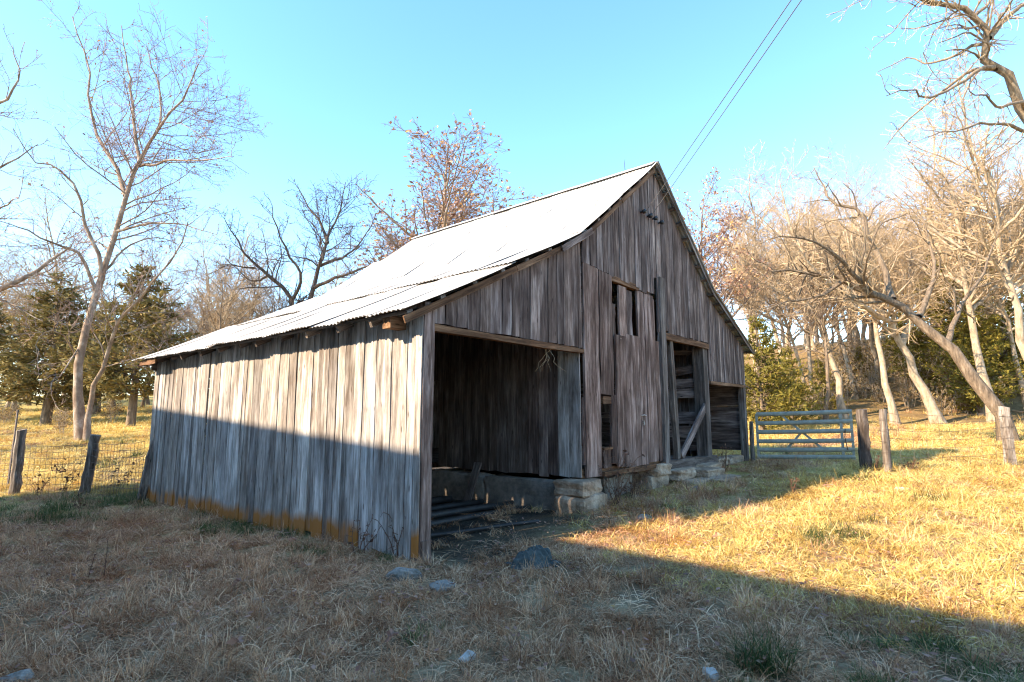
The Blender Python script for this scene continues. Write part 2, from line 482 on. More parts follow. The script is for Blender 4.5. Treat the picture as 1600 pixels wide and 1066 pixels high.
def rock_mesh(name, sx, sy, sz, mat, seed, sub=3, rough=0.22, flat=False):
    bm = bmesh.new()
    bmesh.ops.create_icosphere(bm, subdivisions=sub, radius=1.0)
    r = random.Random(seed)
    planes = [(Vector((r.gauss(0, 1), r.gauss(0, 1), r.gauss(0, 1))).normalized(), r.uniform(0.55, 0.85)) for _ in range(11)]
    off = [r.uniform(0, 9) for _ in range(3)]
    for v in bm.verts:
        for n, d in planes:
            k = v.co.dot(n) - d
            if k > 0: v.co -= n * k * 0.9
        c = v.co
        v.co = c * (1 + rough * 0.25 * (math.sin(5 * c.x + off[0]) * math.sin(6 * c.y + off[1]) + math.sin(9 * c.z + off[2]) * math.sin(8 * c.x)))
        v.co = Vector((v.co.x * sx, v.co.y * sy, v.co.z * sz))
    me = bpy.data.meshes.new(name)
    bm.to_mesh(me); bm.free()
    me.materials.append(mat)
    return me

# ------------------------------------------------------------------ ground
BC = Vector((-1.073, 6.591, 0.0))            # foot of the near barn corner
BROT = math.atan2(0.7632, 0.6461)            # barn local X runs along the gable front, local Y along the side wall
cF, sF = math.cos(BROT), math.sin(BROT)
def barn_uv(x, y):
    dx, dy = np.asarray(x) - BC.x, np.asarray(y) - BC.y
    return dx * cF + dy * sF, -dx * sF + dy * cF
def barn_xy(u, v):
    return BC.x + u * cF - v * sF, BC.y + u * sF + v * cF

def axis(lo, hi, fine_lo, fine_hi, step):
    a = list(np.arange(fine_lo, fine_hi + 1e-6, step))
    s, x = step, fine_hi
    while x < hi:
        s *= 1.16; x += s; a.append(x)
    s, x = step, fine_lo
    while x > lo:
        s *= 1.16; x -= s; a.insert(0, x)
    return np.array(a)
gx, gy = axis(-900, 900, -16, 18, 0.2), axis(-300, 1400, 1, 24, 0.2)
GX, GY = np.meshgrid(gx, gy)
GZ = terrain(GX, GY)
U, Vv = barn_uv(GX, GY)
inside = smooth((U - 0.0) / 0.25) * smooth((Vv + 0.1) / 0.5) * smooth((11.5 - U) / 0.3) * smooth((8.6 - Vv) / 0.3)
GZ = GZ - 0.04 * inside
nxg, nyg = len(gx), len(gy)
idx = np.arange(nxg * nyg).reshape(nyg, nxg)
Fq = np.stack([idx[:-1, :-1], idx[:-1, 1:], idx[1:, 1:], idx[1:, :-1]], -1).reshape(-1, 4)
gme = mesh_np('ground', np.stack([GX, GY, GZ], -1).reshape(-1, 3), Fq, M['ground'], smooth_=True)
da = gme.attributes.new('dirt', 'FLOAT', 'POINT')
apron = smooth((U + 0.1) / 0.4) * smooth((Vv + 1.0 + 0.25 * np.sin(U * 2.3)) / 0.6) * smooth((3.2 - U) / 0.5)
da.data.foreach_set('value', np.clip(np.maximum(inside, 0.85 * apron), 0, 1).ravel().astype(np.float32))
gnd = obj('ground', gme)
gnd['kind'] = 'structure'

# ------------------------------------------------------------------ barn
def roof_z(u):
    if u < 3.3: return 2.98 + 0.5 * u
    if u < 6.15: return 4.63 + (6.85 - 4.63) / 2.85 * (u - 3.3)
    if u < 9.0: return 6.85 - (6.85 - 4.62) / 2.85 * (u - 6.15)
    return 4.62 - 0.438 * (u - 9.0)

barn = empty('barn', BC, BROT)
tag(barn, 'old weathered grey board barn with a bright metal roof and open lean-to', 'barn')
X, Y, Z = (1, 0, 0), (0, 1, 0), (0, 0, 1)

def ground_local(u, v):
    x, y = barn_xy(u, v)
    return tz(x, y)

# -- long side wall, vertical bleached boards
side = empty('side_wall', (0, 0, 0), 0, barn)
rw = random.Random(3)
v = 0.03
while v < 8.72:
    w = rw.choice((0.11, 0.15, 0.18, 0.2, 0.23, 0.27, 0.3))
    w = min(w, 8.76 - v)
    g = rw.choice((0.006, 0.008, 0.011, 0.015, 0.019, 0.025))
    gap = 0.0
    if 0.5 < v < 0.72: gap = 0.035
    vm = v + w / 2
    foot = ground_local(0, vm) - 0.03 + rw.uniform(-0.02, 0.05)
    lean = rw.uniform(-0.006, 0.006)
    board(side, 'board', (-0.055 + rw.uniform(-0.016, 0.008), vm, foot), (rw.uniform(-0.02, 0.02), 1, 0), (0.002, lean, 1), w - g, 2.84 - foot, thick=0.024, mat=M['side_wood'] if v > 1.0 else M['side_clean'], rough=0.006, ragged=0.06, rnd=rw, rings=5)
    v += w + gap
for zz in (0.55, 1.6, 2.66):      # girts behind the boards
    board(side, 'rail', (0.0, 0.05, zz), (0, 0, 1), (0, 1, 0), 0.1, 8.6, thick=0.045, mat=M['inner_wood'])
for vv in (2.2, 4.4, 6.6, 8.6):
    board(side, 'stud', (0.06, vv, -0.25), Y, Z, 0.1, 3.05, thick=0.1, mat=M['inner_wood'])
board(side, 'corner_post', (0.02, -0.03, -0.08), X, (0.004, 0, 1), 0.16, 3.02, thick=0.14, mat=M['door_wood'], rough=0.008, rings=7, rnd=rw)
board(side, 'corner_trim', (-0.068, -0.035, 0.02), X, Z, 0.016, 2.75, thick=0.11, mat=M['side_wood'], rough=0.002)
board(side, 'trim_foot', (0.025, -0.115, -0.06), X, (0.0, 0.05, 1), 0.13, 0.26, thick=0.03, mat=M['door_wood'], rough=0.012, rnd=rw)

# -- gable front
gable = empty('gable_wall', (0, 0, 0), 0, barn)
rg = random.Random(8)
def gable_run(u0, u1, foot, widths, mat, vpos=-0.03, jit=0.03, top_cut=0.10):
    u = u0
    while u < u1 - 0.02:
        w = min(rg.choice(widths), u1 - u)
        if u1 - (u + w) < 0.06: w = u1 - u
        f = foot(u + w / 2) if callable(foot) else foot
        f += rg.uniform(-jit, jit)
        g = rg.choice((0.006, 0.009, 0.013, 0.019))
        uc = u + w / 2
        ua, ub = u + g / 2, u + w - g / 2
        tl, tr = roof_z(ua) - top_cut, roof_z(ub) - top_cut
        if ua < 6.15 < ub:
            tl = tr = min(tl, tr)
        board(gable, 'board', (uc, vpos + rg.uniform(-0.014, 0.006), f), (1, rg.uniform(-0.02, 0.02), 0), (rg.uniform(-0.003, 0.003), 0, 1), w - g, tl - f, tr - f, thick=0.024, mat=mat, rough=0.006, ragged=0.02, rnd=rg)
        u += w
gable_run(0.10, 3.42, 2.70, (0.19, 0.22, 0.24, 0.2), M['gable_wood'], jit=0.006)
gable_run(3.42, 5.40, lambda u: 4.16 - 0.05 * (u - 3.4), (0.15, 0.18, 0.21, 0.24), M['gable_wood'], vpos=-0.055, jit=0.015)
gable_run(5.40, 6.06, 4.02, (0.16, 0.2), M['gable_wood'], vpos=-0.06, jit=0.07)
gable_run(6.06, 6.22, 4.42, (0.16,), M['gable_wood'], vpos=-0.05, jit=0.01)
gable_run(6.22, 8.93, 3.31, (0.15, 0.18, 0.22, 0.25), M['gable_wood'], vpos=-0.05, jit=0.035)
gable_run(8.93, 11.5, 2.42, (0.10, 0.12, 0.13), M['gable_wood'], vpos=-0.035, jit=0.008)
# lintels and posts
board(gable, 'lintel', (0.08, -0.01, 2.655), Z, X, 0.075, 3.36, thick=0.10, mat=M['beam'], rough=0.008)
board(gable, 'lintel', (6.50, -0.03, 3.25), Z, X, 0.13, 2.42, thick=0.10, mat=M['beam'], rough=0.012)
board(gable, 'lintel', (8.97, -0.02, 2.385), Z, X, 0.075, 2.55, thick=0.10, mat=M['beam'])
board(gable, 'door_post', (6.37, -0.06, 0.46), X, (0.003, 0, 1), 0.22, 4.0, thick=0.10, mat=M['post'], rough=0.012, rings=8, rnd=rg)
board(gable, 'door_post', (8.80, 0.10, 0.42), X, (-0.012, 0, 1), 0.26, 2.78, thick=0.26, mat=M['post'], rough=0.012, rings=8, rnd=rg)
board(gable, 'corner_post', (11.42, 0.02, 0.28), X, (-0.006, 0, 1), 0.17, 2.95, thick=0.15, mat=M['post'], rough=0.01, rings=7, rnd=rg)
board(gable, 'leaning_stud', (7.10, 0.02, 0.70), X, (-0.075, 0, 1), 0.15, 2.55, thick=0.10, mat=M['post'], rough=0.012, rings=7, rnd=rg)
board(gable, 'diagonal_brace', (7.25, 0.0, 0.74), (0.6, 0, -0.75), (1.50, 0, 1.10), 0.17, 2.0, thick=0.05, mat=M['gable_wood'], rough=0.006, rnd=rg)
board(gable, 'sill_log', (6.36, 0.06, 0.60), Z, (1, 0, -0.01), 0.19, 2.85, thick=0.22, mat=M['post'], rough=0.015, rings=8, rnd=rg)
board(gable, 'sill_beam', (3.42, 0.1, 0.66), Z, X, 0.13, 3.05, thick=0.18, mat=M['beam'], rough=0.01)

# -- boarded hay door beside the lean-to
hay = empty('hay_door', (0, 0, 0), 0, barn)
rh = random.Random(21)
def door_board(name, u0, u1, z0, z1, v=-0.05, thick=0.04, mat='door_wood', lean=0.0, z1r=None, ragged=0.04, rough=0.012):
    board(hay, name, ((u0 + u1) / 2, v, z0), (1, rh.uniform(-0.03, 0.03), 0), (lean, rh.uniform(-0.004, 0.004), 1), u1 - u0, z1 - z0, (z1r or z1) - z0, thick=thick, mat=M[mat], rough=rough, rings=8, ragged=ragged, rnd=rh, warp=0.006)
door_board('board', 3.46, 3.90, 0.58, 4.18, lean=0.0, z1r=4.15)
door_board('board', 3.42, 3.53, 0.80, 1.9, v=-0.02)
door_board('board', 3.93, 4.36, 1.93, 4.14, v=-0.055, z1r=4.11)
door_board('board', 4.27, 4.45, 0.74, 1.96, v=-0.05)
door_board('board', 4.00, 4.24, 0.70, 1.02, v=-0.035)
door_board('board', 4.46, 4.86, 0.68, 3.05, v=-0.06)
door_board('board', 4.87, 5.32, 0.66, 3.10, v=-0.055)
door_board('board', 5.36, 5.62, 0.68, 4.02, v=-0.05)
door_board('board', 5.63, 5.99, 0.69, 4.00, v=-0.06)
door_board('board', 6.02, 6.09, 0.72, 3.95, v=-0.03)
door_board('board', 6.11, 6.25, 0.70, 3.10, v=-0.035)
door_board('loose_board', 4.63, 4.92, 2.95, 3.99, v=-0.045, rough=0.006)
door_board('inner_board', 4.96, 5.20, 2.95, 3.97, v=0.0, mat='gable_wood')
door_board('inner_board', 4.37, 4.60, 2.95, 3.63, v=0.02, mat='gable_wood')
door_board('inner_board', 6.0, 6.12, 3.2, 4.1, v=0.06, mat='inner_wood')
door_board('inner_board', 4.08, 4.2, 1.05, 1.8, v=0.12, mat='inner_wood')
board(hay, 'window_header', (4.34, -0.02, 4.07), Z, X, 0.10, 1.1, thick=0.10, mat=M['beam'], rough=0.01)
board(hay, 'slot_block', (4.00, -0.02, 1.86), Z, X, 0.13, 0.27, thick=0.09, mat=M['beam'])
board(hay, 'slot_sill', (3.98, -0.03, 1.045), Z, X, 0.045, 0.3, thick=0.1, mat=M['beam'])
board(hay, 'bottom_rail', (3.95, -0.07, 0.62), Z, (1, 0, 0.01), 0.075, 2.4, thick=0.06, mat=M['beam'], rough=0.012, rings=8, rnd=rh)
pipe('hasp', [(5.32, -0.09, 1.60), (5.42, -0.1, 1.61), (5.52, -0.09, 1.60)], 0.008, M['nail'], hay)
pipe('hook', [(5.41, -0.09, 1.50), (5.42, -0.1, 1.44), (5.41, -0.09, 1.42)], 0.015, M['nail'], hay)

# -- partition between lean-to and hay barn
part = empty('partition_wall', (0, 0, 0), 0, barn)
rp = random.Random(5)
v = 0.0
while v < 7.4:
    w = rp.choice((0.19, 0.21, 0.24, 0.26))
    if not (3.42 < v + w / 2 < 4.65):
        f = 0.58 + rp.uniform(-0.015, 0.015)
        board(part, 'board', (3.40 + rp.uniform(-0.004, 0.003), v + w / 2, f), Y, (0, rp.uniform(-0.004, 0.004), 1), w - rp.choice((0.003, 0.006, 0.010)), 4.5 - f, thick=0.025, mat=M['side_clean'] if v < 0.3 else (M['gable_wood'] if v < 1.0 else M['inner_wood']), rnd=rp, ragged=0.03, warp=0.001, rough=0.003)  # front boards given paler wood, daylight from the opening put into their colour
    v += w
board(part, 'board', (3.43, 4.04, 2.3), Y, Z, 1.24, 2.2, thick=0.025, mat=M['inner_wood'])
# -- stall boards seen through the doorway
for i, (z0, w, tilt) in enumerate(((0.78, 0.27, 0), (1.08, 0.28, 0), (1.40, 0.29, 0.0), (2.02, 0.22, 0), (2.27, 0.21, 0), (2.62, 0.20, -0.13), (3.05, 0.12, 0.05))):
    board(part, 'stall_board', (8.72, 0.25, z0 + w / 2), Z, (0, 1, tilt), w, 4.2, thick=0.03, mat=M['gable_wood'], rnd=rp)
v = 0.3
while v < 7.2:
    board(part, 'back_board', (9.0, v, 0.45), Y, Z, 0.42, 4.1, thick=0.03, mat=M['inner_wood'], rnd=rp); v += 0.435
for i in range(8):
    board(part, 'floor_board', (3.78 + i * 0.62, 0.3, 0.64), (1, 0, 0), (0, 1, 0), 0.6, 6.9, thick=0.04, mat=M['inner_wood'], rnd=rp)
# -- far walls
back = empty('rear_wall', (0, 0, 0), 0, barn)
rb = random.Random(6)
z = -0.25
while z < 2.55:
    w = rb.choice((0.24, 0.28, 0.3))
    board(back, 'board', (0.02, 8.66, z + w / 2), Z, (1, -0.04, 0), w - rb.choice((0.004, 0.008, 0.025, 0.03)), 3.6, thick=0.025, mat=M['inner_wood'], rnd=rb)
    z += w
for z in (2.72, 3.0, 3.3, 3.6, 3.9, 4.2):
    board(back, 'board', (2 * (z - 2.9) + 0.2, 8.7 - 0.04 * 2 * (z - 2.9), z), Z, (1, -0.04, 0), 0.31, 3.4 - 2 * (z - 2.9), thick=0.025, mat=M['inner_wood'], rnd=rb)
u = 3.4
while u < 11.4:
    ua, ub = u, min(u + 0.3, 11.5)
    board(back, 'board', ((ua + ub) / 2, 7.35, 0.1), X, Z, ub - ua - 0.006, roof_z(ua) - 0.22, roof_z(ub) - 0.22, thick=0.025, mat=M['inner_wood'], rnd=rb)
    u += 0.3
right = empty('right_wall', (0, 0, 0), 0, barn)
z = 0.66
while z < 3.3:
    w = rb.choice((0.26, 0.3, 0.34))
    board(right, 'board', (11.47, 0.12, z + w / 2), Z, Y, w + 0.004, 7.2, thick=0.03, mat=M['gable_wood'], rnd=rb)
    z += w
board(right, 'stud', (11.40, 1.6, 0.5), Y, Z, 0.22, 2.4, thick=0.05, mat=M['post'], rnd=rb)
board(right, 'feed_rail', (11.40, 0.9, 1.55), Z, Y, 0.14, 1.5, thick=0.05, mat=M['post'], rnd=rb)

# -- roof: corrugated sheets on battens and rafters
roof = empty('roof', (0, 0, 0), 0, barn)
def sheet_mesh(width, length, waves, seed, curl=0.0):
    r = random.Random(seed)
    nx, ny = waves * 4 + 1, 5
    xs = np.linspace(-width / 2, width / 2, nx)
    ph = np.linspace(0, waves * 2 * np.pi, nx)
    V = []
    for j in range(ny):
        t = j / (ny - 1)
        sag = -0.010 * math.sin(math.pi * t)
        for i in range(nx):
            yy = 0.011 * math.sin(ph[i]) + sag + 0.006 * math.sin(3 * xs[i] + 5 * t + seed)
            if j == 0: yy += curl * math.sin(2.2 * xs[i] / width + seed) * r.uniform(0.7, 1.2)
            V.append((xs[i], yy, t * length + (r.uniform(-0.01, 0.01) if j == 0 else 0)))
    idx = np.arange(nx * ny).reshape(ny, nx)
    Fq = np.stack([idx[:-1, :-1], idx[:-1, 1:], idx[1:, 1:], idx[1:, :-1]], -1).reshape(-1, 4)
    return mesh_np('roof_sheet', V, Fq, M['roof'], smooth_=True)
rr = random.Random(9)
rows = [(-0.42, 1.55, 9.12, 0.007), (1.42, 3.36, 8.42, 0.0), (3.24, 4.85, 7.85, 0.0), (4.70, 6.17, 7.55, 0.0),
        (11.95, 10.4, 7.5, 0.012), (10.5, 8.94, 7.5, 0.0), (9.06, 7.5, 7.5, 0.0), (7.62, 6.13, 7.5, 0.0)]
for ri, (ua, ub, vend, curl) in enumerate(rows):
    za, zb = roof_z(ua), roof_z(ub)
    if ri in (1,): zb = 2.98 + 0.5 * ub
    if ri == 2: za = 4.63 + 0.779 * (ua - 3.3)
    if ri == 3: zb = 6.865
    if ri == 5: zb = 4.62 + 0.438 * 0.06
    if ri == 6: za = 4.62 - 0.782 * 0.06
    if ri == 7: zb = 6.865
    L = math.hypot(ub - ua, zb - za)
    v0r = 0.15 if ri < 4 else 0.21
    n = int(round((vend + v0r) / 0.66)); w = (vend + v0r) / n
    variants = [sheet_mesh(w + 0.07, L, 9, ri * 7 + k, curl * (0.4 + k * 0.6)) for k in range(3)]
    lift = 0.022 if ri % 4 in (1, 3) else 0.0
    if ri % 4 == 2: lift = 0.03
    for c in range(n):
        o = Vector((ua, -v0r + (c + 0.5) * w, za + lift + 0.006 * (c % 2) + rr.uniform(0, 0.004)))
        o.x += rr.uniform(-0.03, 0.03) * (1 if ri in (0, 4) else 0.3)
        m4 = frame(o, (0, 1, rr.uniform(-0.004, 0.004)), (ub - ua, rr.uniform(-0.012, 0.012), zb - za + rr.uniform(-0.01, 0.012)))
        obj('roof_sheet', rr.choice(variants), roof, mat4=m4)
# ridge cap
for c in range(4):
    v0 = -0.16 + c * 1.94
    V = [(-0.17, 0, -0.125), (0, 0, 0.0), (0.17, 0, -0.125), (-0.17, 1.97, -0.125), (0, 1.97, 0.0), (0.17, 1.97, -0.125)]
    obj('ridge_cap', mesh_np('ridge_cap', V, [(0, 1, 4, 3), (1, 2, 5, 4)], M['roof']), roof, loc=(6.15, v0, 6.925 + 0.004 * (c % 2)))
def slope_bar(name, ua, ub, v, drop, depth, thick, mat):
    za, zb = roof_z(ua) - drop, roof_z(ub) - drop
    board(roof, name, (ua, v, za), (-(zb - za), 0, ub - ua), (ub - ua, 0, zb - za), depth, math.hypot(ub - ua, zb - za), thick=thick, mat=mat, rough=0.004, rnd=rr)
for k in range(12):
    v = 0.62 + k * 0.74 + rr.uniform(-0.08, 0.08)
    slope_bar('rafter', -0.24 + rr.uniform(-0.10, 0.04), 3.2, min(v, 8.7), 0.115, 0.09, 0.05, M['post'])
for k in range(12):
    v = 0.22 + k * 0.62
    slope_bar('rafter', 3.3, 6.1, v, 0.125, 0.11, 0.05, M['inner_wood'])
    slope_bar('rafter', 11.8, 9.05, v, 0.125, 0.11, 0.05, M['inner_wood'])
    slope_bar('rafter', 9.0, 6.2, v, 0.125, 0.11, 0.05, M['inner_wood'])
us = [-0.3, 0.2, 0.75, 1.3, 1.85, 2.4, 2.95] + [3.45 + 0.40 * k for k in range(7)] + [6.35 + 0.33 * k for k in range(8)] + [9.1 + 0.38 * k for k in range(8)]
for u in us:
    e = 0.05
    sl = (roof_z(u + e) - roof_z(u - e)) / (2 * e)
    ve = 8.8 if u < 2 else (8.2 if u < 3.3 else 7.4)
    board(roof, 'batten', (u, (-0.13 if u < 6.2 else -0.175) - rr.uniform(0, 0.02), roof_z(u) - 0.045 - (0.012 if u > 6.2 else 0)), (1, 0, sl), Y, 0.085, ve, thick=0.035, mat=M['post'], rough=0.003, rnd=rr)
for ua, ub in ((-0.38, 1.6), (1.62, 3.26), (3.3, 4.7), (4.72, 6.13), (11.85, 10.4), (10.38, 9.04), (9.0, 7.6), (7.58, 6.17)):
    if ua < 6.15:
        slope_bar('barge_board', ua, ub, -0.125 - rr.uniform(0, 0.012), 0.115, 0.085, 0.022, M['beam'])
    else:
        slope_bar('barge_board', ua, ub, -0.205, 0.05, 0.07, 0.016, M['post'])
slope_bar('barge_board', 2.7, 3.6, -0.165, 0.12, 0.10, 0.02, M['gable_wood'])
board(roof, 'plate_end', (-0.30, 0.30, 2.70), Z, (1, 0, 0.02), 0.16, 0.5, thick=0.15, mat=M['beam'], rough=0.012)
board(roof, 'fascia', (-0.34, 7.9, 2.715), Z, (0, 1, 0), 0.11, 0.95, thick=0.03, mat=M['beam'])
pipe('lightning_rod', [(6.15, 0.55, 6.9), (6.15, 0.56, 7.1), (6.16, 0.55, 7.2)], [0.008, 0.006, 0.003], M['iron'], roof)

# -- foundation
found = empty('foundation', (0, 0, 0), 0, barn)
def stone_mesh(sx, sy, sz, mat, seed, rough=0.05):
    bm = bmesh.new()
    bmesh.ops.create_cube(bm, size=2.0)
    bmesh.ops.subdivide_edges(bm, edges=bm.edges[:], cuts=7, use_grid_fill=True)
    r = random.Random(seed); o = [r.uniform(0, 10) for _ in range(6)]
    tw = r.uniform(-0.15, 0.15)
    for v in bm.verts:
        c = v.co.copy()
        n = (abs(c.x) ** 11 + abs(c.y) ** 11 + abs(c.z) ** 11) ** (1 / 11)
        c = c / n
        k = 1 + rough * (math.sin(3.1 * c.x + o[0]) * math.cos(2.7 * c.y + o[1]) + 0.8 * math.sin(4.3 * c.z + o[2] + 2 * c.x) + 0.6 * math.sin(7 * c.y + o[3]) * math.sin(8 * c.x + o[4])) + r.uniform(-0.02, 0.02)
        c = c * k
        c.x += tw * c.z * 0.3
        v.co = Vector((c.x * sx / 2, c.y * sy / 2, c.z * sz / 2))
    me = bpy.data.meshes.new('stone'); bm.to_mesh(me); bm.free(); me.materials.append(mat)
    return me
def stone(u0, u1, v0, v1, z0, z1, mat, seed, rz=0.0):
    o = obj('stone', stone_mesh(u1 - u0, v1 - v0, z1 - z0, M[mat], seed), found, loc=((u0 + u1) / 2, (v0 + v1) / 2, (z0 + z1) / 2))
    o.rotation_euler = (0, 0, rz)
stone(3.02, 3.80, -0.28, 0.30, -0.12, 0.36, 'tan_stone', 1)
stone(3.06, 3.70, -0.22, 0.32, 0.345, 0.585, 'tan_stone', 2, 0.05)
v = 0.32; k = 10
while v < 7.6:
    L_ = random.Random(k).uniform(1.3, 2.0)
    stone(3.28, 3.62, v, v + L_ + 0.04, -0.18, 0.52, 'concrete', k); v += L_; k += 1
stone(5.62, 6.36, -0.12, 0.5, -0.05, 0.45, 'tan_stone', 3)
stone(5.80, 6.42, -0.16, 0.4, 0.43, 0.66, 'tan_stone', 4)
stone(4.6, 5.6, 0.25, 0.7, -0.1, 0.5, 'concrete', 5)
for i, a in enumerate(((6.45, 7.35, -0.30, 0.2, 0.30, 0.52), (7.40, 8.25, -0.55, 0.0, 0.25, 0.47), (7.9, 8.8, -0.35, 0.15, 0.30, 0.53), (6.5, 7.3, -0.62, -0.3, 0.12, 0.32), (7.2, 8.1, -0.95, -0.55, 0.18, 0.34), (8.9, 10.2, 0.0, 0.4, 0.2, 0.56), (10.2, 11.45, 0.0, 0.4, 0.22, 0.55), (4.9, 5.5, -0.45, -0.05, 0.0, 0.17))):
    stone(*a, 'tan_stone', 30 + i, random.Random(i).uniform(-0.1, 0.1))

# -- insulators under the gable peak
for i, u in enumerate((5.59, 5.87, 6.10, 6.39)):
    zz = 5.66
    V, Fq_ = tubes([(np.array([(0, 0, 0), (0, -0.05, 0.0), (0, -0.06, 0), (0, -0.12, 0.0), (0, -0.13, 0)], float), np.array([0.018, 0.018, 0.045, 0.05, 0.012]))], 8)
    o = obj('insulator', mesh_np('insulator', V, Fq_, M['insulator'], smooth_=True), gable, loc=(u, -0.06, zz - 0.01 * (i % 2)))

# -- power cables from the gable out over the yard to a pole behind
def gable_pt(u, v, z):
    x, y = barn_xy(u, v); return Vector((x, y, z))
ends = []
for i, (u, px) in enumerate(((5.62, 1229), (5.90, 1245))):
    a = gable_pt(u, -0.18, 5.67 + 0.02 * i)
    b = sight(px, 0, 5.65)
    c = a + (b - a) * 4.0
    ends.append(c)
    pts = []
    for k in range(25):
        t = k / 24
        p = a.lerp(c, t); p.z -= 0.10 * 4 * t * (1 - t) * (1 if k else 0)
        pts.append(tuple(p))
    o = pipe('power_cable', pts, 0.006, M['cable'], None, 5)
    tag(o, ('left' if i == 0 else 'right') + ' of two cables strung up from the barn gable', 'cable', 'cables to the barn')
pc = (ends[0] + ends[1]) / 2
pole = empty('utility_pole', (pc.x, pc.y, tz(pc.x, pc.y)))
tag(pole, 'wooden utility pole in the yard carrying the two cables', 'pole')
hh = pc.z - tz(pc.x, pc.y)
pipe('shaft', [(0, 0, -0.2), (0, 0, hh * 0.5), (0, 0, hh + 0.4)], [0.15, 0.13, 0.1], M['post'], pole, 10)
pipe('crossarm', [(-0.7, 0, hh), (0, 0, hh), (0.7, 0, hh)], 0.05, M['post'], pole, 6)

# ------------------------------------------------------------------ the shed out of frame whose ridge shades the yard
RZ = 7.6
w1 = gable_pt(0, 0.12, 1.16); w2 = gable_pt(0, 8.67, 1.73)
r1 = w1 - SUN_DIR * ((RZ - w1.z) / -SUN_DIR.z); r2 = w2 - SUN_DIR * ((RZ - w2.z) / -SUN_DIR.z)
rd = (r1 - r2); rd.z = 0; rd.normalize()
far_end = r2 - rd * 2.4
SHED_L = 31.0
shed = empty('shed', (far_end.x, far_end.y, 0), math.atan2(rd.y, rd.x))
tag(shed, 'tall gabled shed beside the yard, out of the picture', 'shed')
hw, ev = 3.1, RZ - 2.75
gl = [-1.0, 0.1]
V = [(0, -hw, -1), (SHED_L, -hw, -1), (SHED_L, hw, -1), (0, hw, -1), (0, -hw, ev), (SHED_L, -hw, ev), (SHED_L, hw, ev), (0, hw, ev)]
obj('wall', mesh_np('wall', V, [(0, 1, 5, 4), (1, 2, 6, 5), (2, 3, 7, 6), (3, 0, 4, 7)], M['shed_wall']), shed)
for xx in (0, SHED_L):
    me = bpy.data.meshes.new('gable_end'); me.from_pydata([(xx, -hw, ev), (xx, hw, ev), (xx, 0, RZ - 0.1)], [], [(0, 1, 2)]); me.materials.append(M['shed_wall'])
    obj('gable_end', me, shed)
for s in (-1, 1):
    V = [(-0.05, 0, RZ), (SHED_L + 0.2, 0, RZ), (SHED_L + 0.2, s * (hw + 0.3), ev - 0.266), (-0.05, s * (hw + 0.3), ev - 0.266)]
    V += [(a, b, c - 0.06) for a, b, c in V]
    obj('roof_slope', mesh_np('roof_slope', V, [(0, 1, 2, 3), (7, 6, 5, 4), (0, 4, 5, 1), (1, 5, 6, 2), (2, 6, 7, 3), (3, 7, 4, 0)], M['shed_metal']), shed)
board(shed, 'door', (12, hw + 0.04, 0), X, Z, 2.4, 2.8, thick=0.05, mat=M['shed_wall'])

# ------------------------------------------------------------------ trees
def catmull(pts, n):
    p = np.array([tuple(q) for q in pts], float)
    p = np.vstack([2 * p[0] - p[1], p, 2 * p[-1] - p[-2]])
    m = len(p) - 3
    out = []
    for s in np.linspace(0, m - 1e-6, n):
        i = int(s); t = s - i
        a, b, c, d = p[i], p[i + 1], p[i + 2], p[i + 3]
        out.append(0.5 * ((2 * b) + (-a + c) * t + (2 * a - 5 * b + 4 * c - d) * t * t + (-a + 3 * b - 3 * c + d) * t ** 3))
    return np.array(out)

def spawn(P, R, rng, per_m, ratio, ang, n=5, t0=0.15, up=0.1, wander=0.22, rk=0.6, rmin=0.004, lmax=9.0, lmin=0.15, jag=0.0):
    """children for a batch of parent branches P (B,n,3), R (B,n)"""
    seg = np.linalg.norm(np.diff(P, axis=1), axis=2)
    L = seg.sum(1)
    cnt = np.maximum(1, np.round(L * per_m * rng.uniform(0.8, 1.2, len(L)))).astype(int)
    par = np.repeat(np.arange(len(P)), cnt)
    k = np.concatenate([np.arange(c) for c in cnt])
    t = t0 + (1 - t0) * (k + rng.uniform(0.1, 0.9, len(k))) / cnt[par]
    s = t * (P.shape[1] - 1); i = np.minimum(s.astype(int), P.shape[1] - 2); f = (s - i)[:, None]
    pos = P[par, i] * (1 - f) + P[par, i + 1] * f
    tan = P[par, i + 1] - P[par, i]; tan /= np.linalg.norm(tan, axis=1, keepdims=True) + 1e-9
    rad = R[par, i] * (1 - f[:, 0]) + R[par, i + 1] * f[:, 0]
    rv = rng.normal(size=(len(par), 3)); rv -= tan * (rv * tan).sum(1, keepdims=True)
    rv /= np.linalg.norm(rv, axis=1, keepdims=True) + 1e-9
    a = np.radians(rng.uniform(ang[0], ang[1], len(par)))[:, None]
    d = tan * np.cos(a) + rv * np.sin(a)
    ln = np.clip(L[par] * ratio * (1.15 - 0.75 * t) * rng.uniform(0.55, 1.25, len(par)), lmin, lmax)
    pts = np.zeros((len(par), n, 3)); pts[:, 0] = pos
    step = (ln / (n - 1))[:, None]
    for j in range(1, n):
        d = d + rng.normal(size=d.shape) * wander + np.array([0, 0, up])
        d /= np.linalg.norm(d, axis=1, keepdims=True) + 1e-9
        pts[:, j] = pts[:, j - 1] + d * step
    r0 = np.minimum(rad * rk, 0.012 + ln * 0.020)
    r0 = np.maximum(r0, rmin)
    rr_ = r0[:, None] * np.linspace(1, 0.35, n)[None, :]
    rr_ = np.maximum(rr_, rmin * 0.7)
    return pts, rr_

def as_list(P, R):
    return [(P[i], R[i]) for i in range(len(P))]

